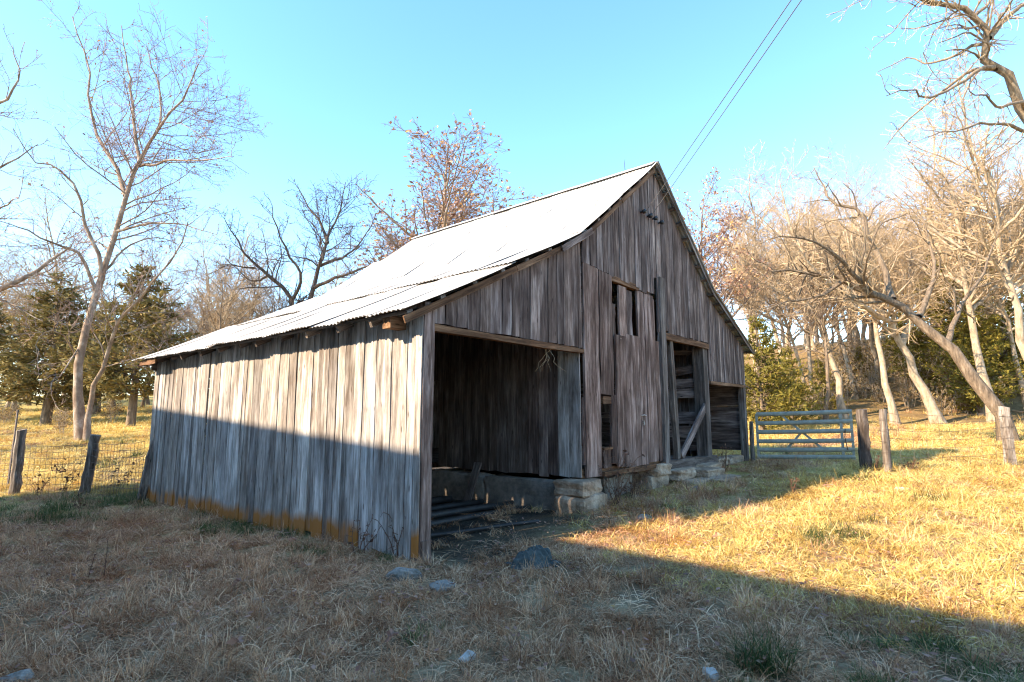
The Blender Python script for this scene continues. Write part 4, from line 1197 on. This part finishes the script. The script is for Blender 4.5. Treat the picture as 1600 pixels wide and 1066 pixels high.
# left fence
f1, f2 = gpt(spot(22, 774)), gpt(spot(130, 774))
f0 = gpt(sight(-130, 780, 15.5)); 
fx, fy = barn_xy(-0.16, 8.75); f3 = Vector((fx, fy, tz(fx, fy)))
lf = empty('wire_fence', f1)
tag(lf, 'sagging woven wire fence with leaning posts left of the barn', 'fence')
def rel(p, o): return p - o
def topat(foot, px, py):
    t = sight(px, py, foot.y); return t
for i, (ft, tp, r) in enumerate(((f1, topat(f1, 33, 672), 0.115), (f2, topat(f2, 150, 680), 0.13), (f3, topat(f3, 243, 688), 0.085), (f0, f0 + Vector((0.1, 0, 1.5)), 0.11))):
    o = rough_post('post', lf, rel(ft - Vector((0, 0, 0.15)), f1), rel(tp, f1), r, 'fence_wood', 40 + i)
for i, (a, b) in enumerate(((f0, f1), (f1, f2), (f2, f3))):
    woven(lf, rel(a, f1), rel(b, f1), 1.22 if i < 2 else 1.25, 8, 0.16, seed=i, sag=0.03)
pipe('steel_post', [tuple(rel(gpt(spot(12, 762)), f1)), tuple(rel(sight(28, 640, spot(12, 762).y), f1))], 0.022, M['wire'], lf)

# gate and right fence
gl = Vector((6.50, 15.05, 0)); gl.z = tz(gl.x, gl.y)
gr = Vector((8.42, 13.88, 0)); gr.z = tz(gr.x, gr.y)
gd = (gr - gl); glen = gd.length
gate = empty('farm_gate', gl, math.atan2(gd.y, gd.x))
tag(gate, 'blue-grey tubular steel farm gate beside the barn right corner', 'gate')
slope_g = gd.z / glen
hts = [0.10, 0.255, 0.43, 0.64, 0.87, 1.10]
tops = [1.235, 1.0, 0.77, 0.53, 0.31, 0.13]
def gz(x, z): return z + 0.0 + slope_g * x
def rail(name, x0, z0, x1, z1, w, t, y=0.0):
    d = (x1 - x0, 0, z1 - z0 + slope_g * (x1 - x0))
    n = (-d[2], 0, d[0])
    board(gate, name, (x0, y, gz(x0, z0)), n, d, w, math.hypot(d[0], d[2]), thick=t, mat=M['gate'], rough=0.0, warp=0.0, rings=2)
for i, z in enumerate(tops):
    V, Fq_ = tubes([(np.array([(0.03, 0, gz(0.03, z)), (glen * .5, 0, gz(glen * .5, z) - 0.006), (glen - 0.03, 0, gz(glen - 0.03, z))], float), np.array([0.056] * 3))], 10)
    V[:, 1] *= 0.65
    obj('rail', mesh_np('rail', V, Fq_, M['gate'], smooth_=True), gate)
for x in (0.03, glen - 0.28, glen - 0.06):
    rail('upright', x, 0.07, x, 1.26, 0.06, 0.05, 0.002)
xm = glen * 0.47
rail('brace', glen * 0.27, 1.22, glen * 0.70, 0.28, 0.055, 0.02, 0.045)
rail('brace', xm + 0.06, 0.80, glen * 0.30, 0.28, 0.055, 0.02, 0.047)
pipe('chain', [(glen - .2, -0.05, gz(glen, .8)), (glen - .22, -0.06, gz(glen, .6)), (glen - .18, -0.05, gz(glen, .3))], 0.012, M['wire'], gate)
hinge = gl + Vector((-0.12, 0.02, 0))
hp = empty('hinge_post', hinge)
tag(hp, 'slim pale post at the barn corner hinging the gate', 'post')
rough_post('shaft', hp, (0, 0, -0.15), (0.02, 0, 1.05), 0.055, 'fence_wood', 81)

g0 = gpt(spot(1353, 735)); p2 = gpt(spot(1387, 737)); p3 = gpt(spot(1580, 730)); p4 = p3 + Vector((3.4, -1.6, 0)); p4.z = tz(p4.x, p4.y)
rf = empty('pasture_fence', g0)
tag(rf, 'woven wire fence on rough posts right of the gate', 'fence')
o = rough_post('post', rf, (0, 0, -0.15), tuple(topat(g0, 1345, 640) - g0), 0.115, 'fence_wood', 90, 7); o['label'] = 'thick square gate post'
o = rough_post('post', rf, tuple(rel(p2 - Vector((0, 0, 0.15)), g0)), tuple(rel(topat(p2, 1379, 640), g0)), 0.07, 'pale_post', 91)
o = rough_post('post', rf, tuple(rel(p3 - Vector((0, 0, 0.15)), g0)), tuple(rel(topat(p3, 1569, 636), g0)), 0.095, 'pale_post', 92); o['label'] = 'knobbly pale leaning post'
o = rough_post('post', rf, tuple(rel(p4 - Vector((0, 0, 0.15)), g0)), tuple(rel(p4 + Vector((0, 0, 1.3)), g0)), 0.1, 'pale_post', 93)
for i, (a, b) in enumerate(((g0, p2), (p2, p3), (p3, p4))):
    woven(rf, rel(a, g0), rel(b, g0), 1.2, 7, 0.3, seed=20 + i, rad=0.0035)
for i, (pp, top) in enumerate(((p2, topat(p2, 1379, 640)), (p3, topat(p3, 1569, 636)))):     # wire wrapped round the posts
    br = []
    for k in range(5):
        t = 0.15 + 0.17 * k; c = np.array(pp.lerp(top, t) - g0); an = np.linspace(0, 2 * np.pi, 13)
        br.append((c + np.stack([np.cos(an) * 0.105, np.sin(an) * 0.105, 0.02 * np.sin(an + k)], 1), np.full(13, 0.0035)))
    V, Fq_ = tubes(br, 4); obj('wire_wrap', mesh_np('wire_wrap', V, Fq_, M['wire']), rf)

# ------------------------------------------------------------------ stones, cloth, poles
def rock(px, py, sx, sy, sz, mat, seed, label, rz=0.0):
    p = gpt(spot(px, py))
    o = obj('rock', rock_mesh('rock', sx, sy, sz, M[mat], seed), None, loc=(p.x, p.y, p.z + sz * 0.18))
    o.rotation_euler = (0, 0, rz)
    tag(o, label, 'rock')
rock(634, 905, 0.20, 0.12, 0.10, 'rock', 1, 'large rugged grey rock at the foot of the corner post', 0.2)
rock(692, 922, 0.15, 0.10, 0.07, 'rock', 2, 'flat grey stone half buried right of the corner rock', -0.1)
rock(402, 945, 0.07, 0.06, 0.055, 'rock', 3, 'small grey rock in the dry grass before the side wall', 0.6)
rock(729, 1033, 0.065, 0.05, 0.05, 'white_rock', 4, 'small white rock in the grass at the bottom centre', 0.4)
rock(1110, 1060, 0.06, 0.05, 0.06, 'white_rock', 5, 'white rock cut by the bottom edge beside the green tuft', 0.9)
rock(30, 1066, 0.14, 0.09, 0.06, 'rock', 6, 'grey rock in the bottom left corner', 0.1)
rock(1005, 812, 0.17, 0.12, 0.06, 'rock', 7, 'flat dark stone in the barn shadow by the stone pier', 0.3)
rock(1412, 768, 0.15, 0.1, 0.07, 'white_rock', 8, 'white rock out in the sunlit grass', 0.2)
rock(1085, 768, 0.16, 0.1, 0.08, 'rock', 9, 'low grey stone in front of the doorway stones', 0.2)

# crumpled blue cloth
def cloth_mesh():
    nx, ny = 60, 40
    V = []
    for j in range(ny):
        for i in range(nx):
            a, b = i / (nx - 1) * 2 - 1, j / (ny - 1) * 2 - 1
            r2 = (a / 0.98) ** 2 + (b / 0.95) ** 2
            h = max(0.0, 1 - r2) ** 0.55
            fold = 0.030 * math.sin(11 * (a * 0.8 + b * 0.6) + 2.4 * math.sin(2.2 * b)) + 0.014 * math.sin(23 * a + 7 * b + 3 * math.sin(3 * a))
            z = 0.165 * h * (1 + 0.25 * a) + fold * min(1, h * 2)
            V.append((a * 0.27 + 0.03 * math.sin(5 * b), b * 0.19 + 0.025 * math.sin(6 * a), z - 0.02))
    idx = np.arange(nx * ny).reshape(ny, nx)
    Fq_ = np.stack([idx[:-1, :-1], idx[:-1, 1:], idx[1:, 1:], idx[1:, :-1]], -1).reshape(-1, 4)
    return mesh_np('blue_cloth', V, Fq_, M['denim'], smooth_=True)
p = gpt(spot(832, 886))
o = obj('blue_cloth', cloth_mesh(), None, loc=(p.x, p.y, p.z + 0.04)); o.rotation_euler = (0, 0, 0.35); o.scale = (0.85, 0.85, 0.9)
tag(o, 'crumpled blue-grey cloth lying on the dry grass before the lean-to', 'cloth')
p = gpt(spot(868, 884))
o = obj('cloth_scrap', rock_mesh('cloth_scrap', 0.09, 0.06, 0.05, M['denim'], 71), None, loc=(p.x, p.y, p.z + 0.02))
tag(o, 'small scrap of blue-grey cloth right of the crumpled cloth', 'cloth')

# poles lying inside the lean-to
poles = [((0.35, 1.0), (2.2, -0.05), 0.028, 'thin dark pole slanting out of the lean-to onto the dirt'), ((0.2, 1.5), (3.0, 0.75), 0.05, 'nearest long dark pole lying across the lean-to floor'), ((0.2, 2.1), (3.1, 1.2), 0.06, 'second dark pole on the lean-to floor behind the nearest'),
         ((0.3, 2.7), (3.1, 1.9), 0.055, 'third dark pole on the lean-to floor'), ((0.3, 3.4), (3.0, 2.6), 0.07, 'farthest dark pole on the lean-to floor')]
for (a, b, r, lab) in poles:
    pa, pb = Vector((*barn_xy(*a), 0)), Vector((*barn_xy(*b), 0))
    pts = []
    for k in range(6):
        q = pa.lerp(pb, k / 5); z0, z1 = tz(pa.x, pa.y) - 0.03, tz(pb.x, pb.y) - 0.03 * (1 if b[1] > 0 else 0.3)
        pts.append((q.x, q.y, z0 + (z1 - z0) * k / 5 + r + 0.004 * math.sin(k * 2.1)))
    o = pipe('pole', pts, [r * (1.1 - 0.05 * k) for k in range(6)], M['iron'], None, 8)
    tag(o, lab, 'pole')
# plank leaning on the partition footing, dry vine under the lintel
pa = Vector((*barn_xy(3.0, 2.2), 0)); pa.z = tz(pa.x, pa.y) - 0.04
pk = board(None, 'plank', pa, (cF * 0 - sF * 1, sF * 0 + cF * 1, 0), (cF * 0.4, sF * 0.4, 1), 0.17, 0.78, thick=0.03, mat=M['inner_wood'])
tag(pk, 'short grey plank leaning on the footing inside the lean-to', 'plank')
vb = gable_pt(2.55, 0.0, 2.61)
vr = np.random.default_rng(5)
br = []
for k in range(5):
    p = np.array([vr.normal() * .06, vr.normal() * .03, 0]); pts = [p]
    for j in range(5):
        p = p + np.array([vr.normal() * .05, vr.normal() * .04, -0.07 * (1 if k < 6 else .4)]); pts.append(p)
    br.append((np.array(pts), np.linspace(.004, .002, 6)))
V, Fq_ = tubes(br, 4)
tag(obj('dry_vine', mesh_np('dry_vine', V, Fq_, M['twig_tan']), None, loc=vb), 'wisp of dry vine hanging under the lean-to lintel', 'vine')

# ------------------------------------------------------------------ weeds and fallen leaves
def weed_mesh(seed, H, n, leafn, spread=0.25):
    rng = np.random.default_rng(seed)
    br = []; tips = []
    for k in range(n):
        a = rng.uniform(0, 6.28); p = np.array([rng.normal() * .04, rng.normal() * .04, 0.0]); d = np.array([math.cos(a) * spread, math.sin(a) * spread, 1.0]); pts = [p]
        h = H * rng.uniform(.55, 1.1)
        for j in range(6):
            d = d + rng.normal(size=3) * np.array([.12, .12, .03]); p = p + d / np.linalg.norm(d) * h / 6; pts.append(p)
        br.append((np.array(pts), np.linspace(.006, .0025, 7)))
        for j in range(2, 7):
            e = pts[j] + rng.normal(size=3) * np.array([.1, .1, .06]) * H
            m_ = (pts[j] + e) / 2 + rng.normal(size=3) * .02
            br.append((np.array([pts[j], m_, e]), np.array([.004, .003, .002]))); tips += [e, m_]
    V, Fq_ = tubes(br, 4)
    tn = np.full(len(V), 0.5)
    if leafn:
        tp = np.array(tips)[rng.integers(0, len(tips), leafn)]
        V2, F2, t2 = leaf_quads(tp, rng, 0.035, spread=0.03)
        F2 = F2 + len(V); V = np.vstack([V, V2]); Fq_ = np.vstack([Fq_, F2]); tn = np.concatenate([tn, t2 * .6])
    return mesh_np('dead_weed', V, Fq_, M['weed'], attr=tn)
def weed(px, py, seed, H, n, lf_, label, spread=0.25):
    p = gpt(spot(px, py))
    o = obj('dead_weed', weed_mesh(seed, H, n, lf_, spread), None, loc=p); tag(o, label, 'weed')
weed(962, 792, 1, 0.85, 12, 30, 'reddish dead weed stems growing beside the stone pier', 0.28)
weed(985, 780, 2, 0.6, 8, 20, 'shorter reddish weed under the hay door', 0.3)
weed(100, 772, 3, 0.9, 6, 80, 'brown leafy weed against the wire between the left posts', 0.55)
weed(60, 778, 4, 0.8, 5, 60, 'brown leafy weed at the foot of the leftmost post', 0.45)
weed(180, 770, 5, 0.75, 5, 50, 'brown weed right of the second leaning post', 0.5)
weed(125, 800, 6, 0.5, 3, 16, 'thin dead stalk in front of the second leaning post', 0.15)
weed(622, 872, 7, 0.5, 7, 10, 'grey dead weed against the side wall near the corner post', 0.25)
weed(563, 865, 8, 0.4, 5, 12, 'reddish weed low against the side wall boards', 0.2)
weed(1130, 738, 9, 0.6, 9, 20, 'scrubby dead weed in front of the right lean-to', 0.4)
weed(1240, 775, 10, 0.45, 6, 6, 'dry stalks on the shadow edge before the gate', 0.2)
weed(1370, 735, 11, 0.35, 7, 10, 'brown weed between the gate post and the next post', 0.35)
weed(1420, 735, 12, 0.3, 9, 20, 'brown weed patch in the sun right of the second fence post', 0.6)
weed(152, 905, 13, 0.35, 2, 0, 'single pale stalk standing in the left foreground', 0.05)

def fallen_leaf(px, py, size, rz, label, tint):
    p = gpt(spot(px, py))
    pts = []
    for k in range(14):
        a = k / 14 * 6.283; r = size * (1.0 if k % 2 == 0 else 0.55) * (1.15 if k in (2, 4, 6) else 0.9)
        pts.append((math.cos(a) * r, math.sin(a) * r, 0.025 * math.sin(2 * a + rz) + 0.01))
    V = [(0, 0, 0)] + pts
    me = bpy.data.meshes.new('fallen_leaf'); me.from_pydata(V, [], [(0, k + 1, (k + 1) % 14 + 1) for k in range(14)])
    at = me.attributes.new('tint', 'FLOAT', 'POINT'); at.data.foreach_set('value', np.full(15, tint, np.float32))
    me.materials.append(M['rust_leaf'])
    o = obj('fallen_leaf', me, None, loc=(p.x, p.y, p.z + 0.10)); o.rotation_euler = (-0.5, 0.15, rz)
    tag(o, label, 'leaf')
fallen_leaf(476, 900, 0.075, 0.3, 'pale tan curled leaf in the grass before the side wall', 0.75)
fallen_leaf(457, 857, 0.06, 1.3, 'rust leaf lying nearer the side wall boards', 0.45)
fallen_leaf(370, 928, 0.06, 2.0, 'rust leaf left of the small grey rock', 0.4)
fallen_leaf(368, 1030, 0.06, 0.9, 'brown leaf in the grass at the bottom left', 0.5)
fallen_leaf(1122, 852, 0.06, 0.4, 'orange leaf in the sunlit grass near the shadow tip', 0.8)
fallen_leaf(612, 1020, 0.06, 2.4, 'dark rust leaf in the bottom foreground left of the white rock', 0.3)

# ------------------------------------------------------------------ grass
def clump_mesh(name, seed, nb, spread, lmin, lmax, flop, width, mat, tint=(0.0, 1.0), upright=0.3):
    rng = np.random.default_rng(seed)
    az = rng.uniform(0, 2 * np.pi, nb)
    rad = spread * np.sqrt(rng.uniform(0, 1, nb)); pa = rng.uniform(0, 2 * np.pi, nb)
    base = np.stack([np.cos(pa) * rad, np.sin(pa) * rad, np.full(nb, -0.015)], 1)
    L = rng.uniform(lmin, lmax, nb)
    a0 = np.abs(rng.normal(0, upright, nb)); a1 = a0 + np.clip(rng.normal(flop, 0.35, nb), 0.1, 2.2)
    d = np.stack([np.cos(az), np.sin(az)], 1)
    n = 5
    pts = np.zeros((nb, n, 3)); pts[:, 0] = base
    for j in range(1, n):
        a = a0 + (a1 - a0) * (j / (n - 1)) ** 0.8
        st = L / (n - 1)
        pts[:, j, :2] = pts[:, j - 1, :2] + d * (np.sin(a) * st)[:, None] + rng.normal(size=(nb, 2)) * 0.004
        pts[:, j, 2] = np.maximum(pts[:, j - 1, 2] + np.cos(a) * st, 0.004 + rng.uniform(0, 0.02, nb))
    w = width * rng.uniform(0.6, 1.3, nb)
    side = np.stack([-d[:, 1], d[:, 0], rng.normal(0, 0.4, nb)], 1); side /= np.linalg.norm(side, axis=1, keepdims=True)
    wk = np.array([0.8, 1.0, 0.85, 0.55, 0.12])
    off = side[:, None, :] * (w[:, None] * wk[None, :] / 2)[:, :, None]
    V = np.stack([pts - off, pts + off], 2).reshape(-1, 3)
    idx = np.arange(nb * n * 2).reshape(nb, n, 2)
    Fq_ = np.stack([idx[:, :-1, 0], idx[:, :-1, 1], idx[:, 1:, 1], idx[:, 1:, 0]], -1).reshape(-1, 4)
    t = np.clip(rng.normal((tint[0] + tint[1]) / 2, (tint[1] - tint[0]) * 0.30, nb), 0, 1)
    return mesh_np(name, V, Fq_, M[mat], attr=np.repeat(t, n * 2))

def scatter(name, label, cat, variants, xy, scale, rng, sink=0.0, zscale=None):
    col = bpy.data.collections.new(name + '_kinds')
    for i, me in enumerate(variants):
        o = bpy.data.objects.new('%s_kind_%02d' % (name, i), me); col.objects.link(o)
    z = terrain(xy[:, 0], xy[:, 1]) - sink
    P = np.column_stack([xy, z]).astype(np.float32)
    me = bpy.data.meshes.new(name)
    me.vertices.add(len(P)); me.vertices.foreach_set('co', P.ravel())
    a = me.attributes.new('rot', 'FLOAT_VECTOR', 'POINT')
    rot = np.column_stack([rng.normal(0, .08, len(P)), rng.normal(0, .08, len(P)), rng.uniform(0, 6.283, len(P))]).astype(np.float32); a.data.foreach_set('vector', rot.ravel())
    a = me.attributes.new('scl', 'FLOAT_VECTOR', 'POINT')
    zs = np.ones(len(P)) if zscale is None else zscale
    sc = np.column_stack([scale, scale, scale * zs]).astype(np.float32); a.data.foreach_set('vector', sc.ravel())
    a = me.attributes.new('pick', 'INT', 'POINT'); a.data.foreach_set('value', rng.integers(0, len(variants), len(P)).astype(np.int32))
    o = obj(name, me)
    o['kind'] = 'stuff'; tag(o, label, cat)
    ng = bpy.data.node_groups.new(name, 'GeometryNodeTree')
    ng.interface.new_socket('Geometry', in_out='INPUT', socket_type='NodeSocketGeometry')
    ng.interface.new_socket('Geometry', in_out='OUTPUT', socket_type='NodeSocketGeometry')
    gi, go = ng.nodes.new('NodeGroupInput'), ng.nodes.new('NodeGroupOutput')
    ci = ng.nodes.new('GeometryNodeCollectionInfo'); ci.inputs['Collection'].default_value = col
    ci.inputs['Separate Children'].default_value = True; ci.inputs['Reset Children'].default_value = True
    ip = ng.nodes.new('GeometryNodeInstanceOnPoints'); ip.inputs['Pick Instance'].default_value = True
    def named(nm, ty):
        n = ng.nodes.new('GeometryNodeInputNamedAttribute'); n.data_type = ty; n.inputs['Name'].default_value = nm
        return [s for s in n.outputs if s.enabled and s.name == 'Attribute'][0]
    ng.links.new(gi.outputs[0], ip.inputs['Points']); ng.links.new(ci.outputs[0], ip.inputs['Instance'])
    ng.links.new(named('pick', 'INT'), ip.inputs['Instance Index'])
    ng.links.new(named('rot', 'FLOAT_VECTOR'), ip.inputs['Rotation'])
    ng.links.new(named('scl', 'FLOAT_VECTOR'), ip.inputs['Scale'])
    ng.links.new(ip.outputs[0], go.inputs[0])
    md = o.modifiers.new('scatter', 'NODES'); md.node_group = ng
    return o

rg2 = np.random.default_rng(123)
bands = [(1.2, 4.5, 100, 0.85), (4.5, 7, 75, 1.0), (7, 10, 48, 1.15), (10, 16, 24, 1.4), (16, 28, 8, 1.9), (28, 46, 2.6, 2.6)]
XY, SC = [], []
for d0, d1, den, s in bands:
    area = 1.12 * (d1 ** 2 - d0 ** 2) + 7.0 * (d1 - d0)
    n = int(area * den)
    dd = np.sqrt(rg2.uniform(d0 ** 2, d1 ** 2, n)); xx = rg2.uniform(-1, 1, n) * (1.12 * dd + 3.5)
    XY.append(np.column_stack([xx, dd])); SC.append(s * rg2.uniform(0.75, 1.3, n))
XY = np.vstack(XY); SC = np.concatenate(SC)
u_, v_ = barn_uv(XY[:, 0], XY[:, 1])
inb = (u_ > -0.03) & (v_ > -0.12 + 0.15 * np.sin(u_ * 5)) & (u_ < 11.6) & (v_ < 8.8)
apr = (u_ > 0.05) & (u_ < 3.0) & (v_ > -0.75 + 0.25 * np.sin(u_ * 2.3)) & (v_ <= 0)
front = (u_ > 0.15) & (u_ < 3.2) & (v_ < 0.5) & (v_ > -0.3)
wood = (XY[:, 0] * 0.75 + XY[:, 1] * 0.66) > 36
clear = np.zeros(len(XY), bool)
for o_ in list(COL.objects):
    if o_.name.split('.')[0] in ('rock', 'blue_cloth', 'cloth_scrap', 'fallen_leaf'):
        rr0 = 0.30 if o_.name.startswith('blue') else max(o_.dimensions.x, o_.dimensions.y) * 0.42
        clear |= (XY[:, 0] - o_.location.x) ** 2 + (XY[:, 1] - o_.location.y) ** 2 < rr0 ** 2
inb &= ~((u_ > 0.1) & (u_ < 3.0) & (v_ < 1.4) & (rg2.uniform(0, 1, len(XY)) < 0.13))
keep = ~inb & ~clear & ~(apr & (rg2.uniform(0, 1, len(XY)) < 0.86)) & ~(wood & (rg2.uniform(0, 1, len(XY)) < 0.85))
XY, SC, u_, v_ = XY[keep], SC[keep], u_[keep], v_[keep]
def vnoise(x, y, s, seed):
    r = np.random.default_rng(seed); g = r.uniform(0, 1, (64, 64))
    a, b = x * s + 31.7, y * s + 17.3
    i, j = np.floor(a).astype(int), np.floor(b).astype(int); fx_, fy_ = smooth(a - i), smooth(b - j)
    G = lambda p, q: g[p % 64, q % 64]
    return (G(i, j) * (1 - fx_) + G(i + 1, j) * fx_) * (1 - fy_) + (G(i, j + 1) * (1 - fx_) + G(i + 1, j + 1) * fx_) * fy_
pn = 0.6 * vnoise(XY[:, 0], XY[:, 1], 0.9, 1) + 0.4 * vnoise(XY[:, 0], XY[:, 1], 2.7, 2)
near_side = (u_ < 0) & (u_ > -0.75) & (v_ > -0.4) & (v_ < 8.6)
# pasture grass yellower; gold also painted in where sun falls, thinner in barn shade
gold_p = np.clip(0.0 + 0.90 * smooth((XY[:, 1] - 5.2 + 1.1 * np.maximum(XY[:, 0] - 0.8, 0)) / 2.4) * smooth((XY[:, 0] + 0.5) / 1.8) + (XY[:, 1] > 13.5) * 0.9, 0, 0.92)
gold_p = gold_p * np.where((u_ > -0.5) & (v_ < 0) & (v_ > -3.5), 0.12 + 0.88 * smooth((-v_ - 0.7) / 2.4), 1.0)
gp = (pn > np.where(XY[:, 0] > 0.8, 0.80, 0.73)) | (near_side & (pn > 0.50)) | ((XY[:, 0] < -5) & (XY[:, 1] < 13.6) & (XY[:, 1] > 9.5) & (pn > 0.50))
kind = np.where(gp & (rg2.uniform(0, 1, len(XY)) < 0.5), 2, np.where(rg2.uniform(0, 1, len(XY)) < gold_p, 1, 0))
straw_k = [clump_mesh('straw', 100 + k, 60, 0.13, 0.06, 0.20, 1.35, 0.0050, 'straw', (0.0, 0.9), upright=0.85) for k in range(9)] + [clump_mesh('straw', 120 + k, 44, 0.07, 0.08, 0.22, 0.75, 0.0042, 'straw', (0.3, 1.0), upright=0.45) for k in range(3)]
straw_k += [clump_mesh('straw', 130 + k, 16, 0.16, 0.14, 0.28, 1.5, 0.0052, 'straw', (0.6, 1.0), upright=0.9) for k in range(3)]
gold_k = [clump_mesh('gold', 140 + k, 50, 0.13, 0.06, 0.18, 1.1, 0.0060, 'straw_gold', upright=0.6) for k in range(6)]
green_k = [clump_mesh('green', 160 + k, 50, 0.11, 0.07, 0.19, 0.7, 0.0048, 'green', (0.0, 1.0), upright=0.35) for k in range(5)]
hz = 0.5 + 0.75 * vnoise(XY[:, 0], XY[:, 1], 1.7, 5)
for kk, nm, lab, var in ((0, 'dry_grass', 'matted tan dry grass covering the yard', straw_k), (1, 'pasture_grass', 'short golden grass of the pasture', gold_k), (2, 'green_grass', 'patches of short green grass among the straw', green_k)):
    s_ = kind == kk
    scatter(nm, lab, 'grass', var, XY[s_], SC[s_], rg2, zscale=hz[s_])
# small dead leaves and thatch litter lying in the grass
def litter_mesh(seed):
    r_ = np.random.default_rng(seed)
    c = np.column_stack([r_.normal(0, .16, 9), r_.normal(0, .16, 9), r_.uniform(.02, .09, 9)])
    V, F_, t_ = leaf_quads(c, r_, 0.028, spread=0.0)
    V[:, 2] = c[:, 2].repeat(4) + (V[:, 2] - c[:, 2].repeat(4)) * 0.4
    return mesh_np('litter', V, F_, M['rust_leaf'], attr=t_)
n_l = 900
d_l = np.sqrt(rg2.uniform(2.5 ** 2, 11 ** 2, n_l)); x_l = rg2.uniform(-1, 1, n_l) * (1.1 * d_l + 0.8)
ul, vl = barn_uv(x_l, d_l); k_l = ~((ul > -0.05) & (vl > -0.1))
scatter('leaf_litter', 'small dead leaves caught in the dry grass', 'leaf litter', [litter_mesh(k) for k in range(5)], np.column_stack([x_l, d_l])[k_l], np.ones(k_l.sum()), rg2)
# a standing tuft of green and straw blades
p = gpt(spot(1190, 1045))
tf = [clump_mesh('green_tuft', 300, 420, 0.17, 0.14, 0.34, 0.8, 0.0045, 'green', (0.0, 0.9), upright=0.42)]
o = obj('grass_tuft', tf[0], None, loc=p); tag(o, 'big dark green grass tuft in the bottom right foreground', 'grass tuft')
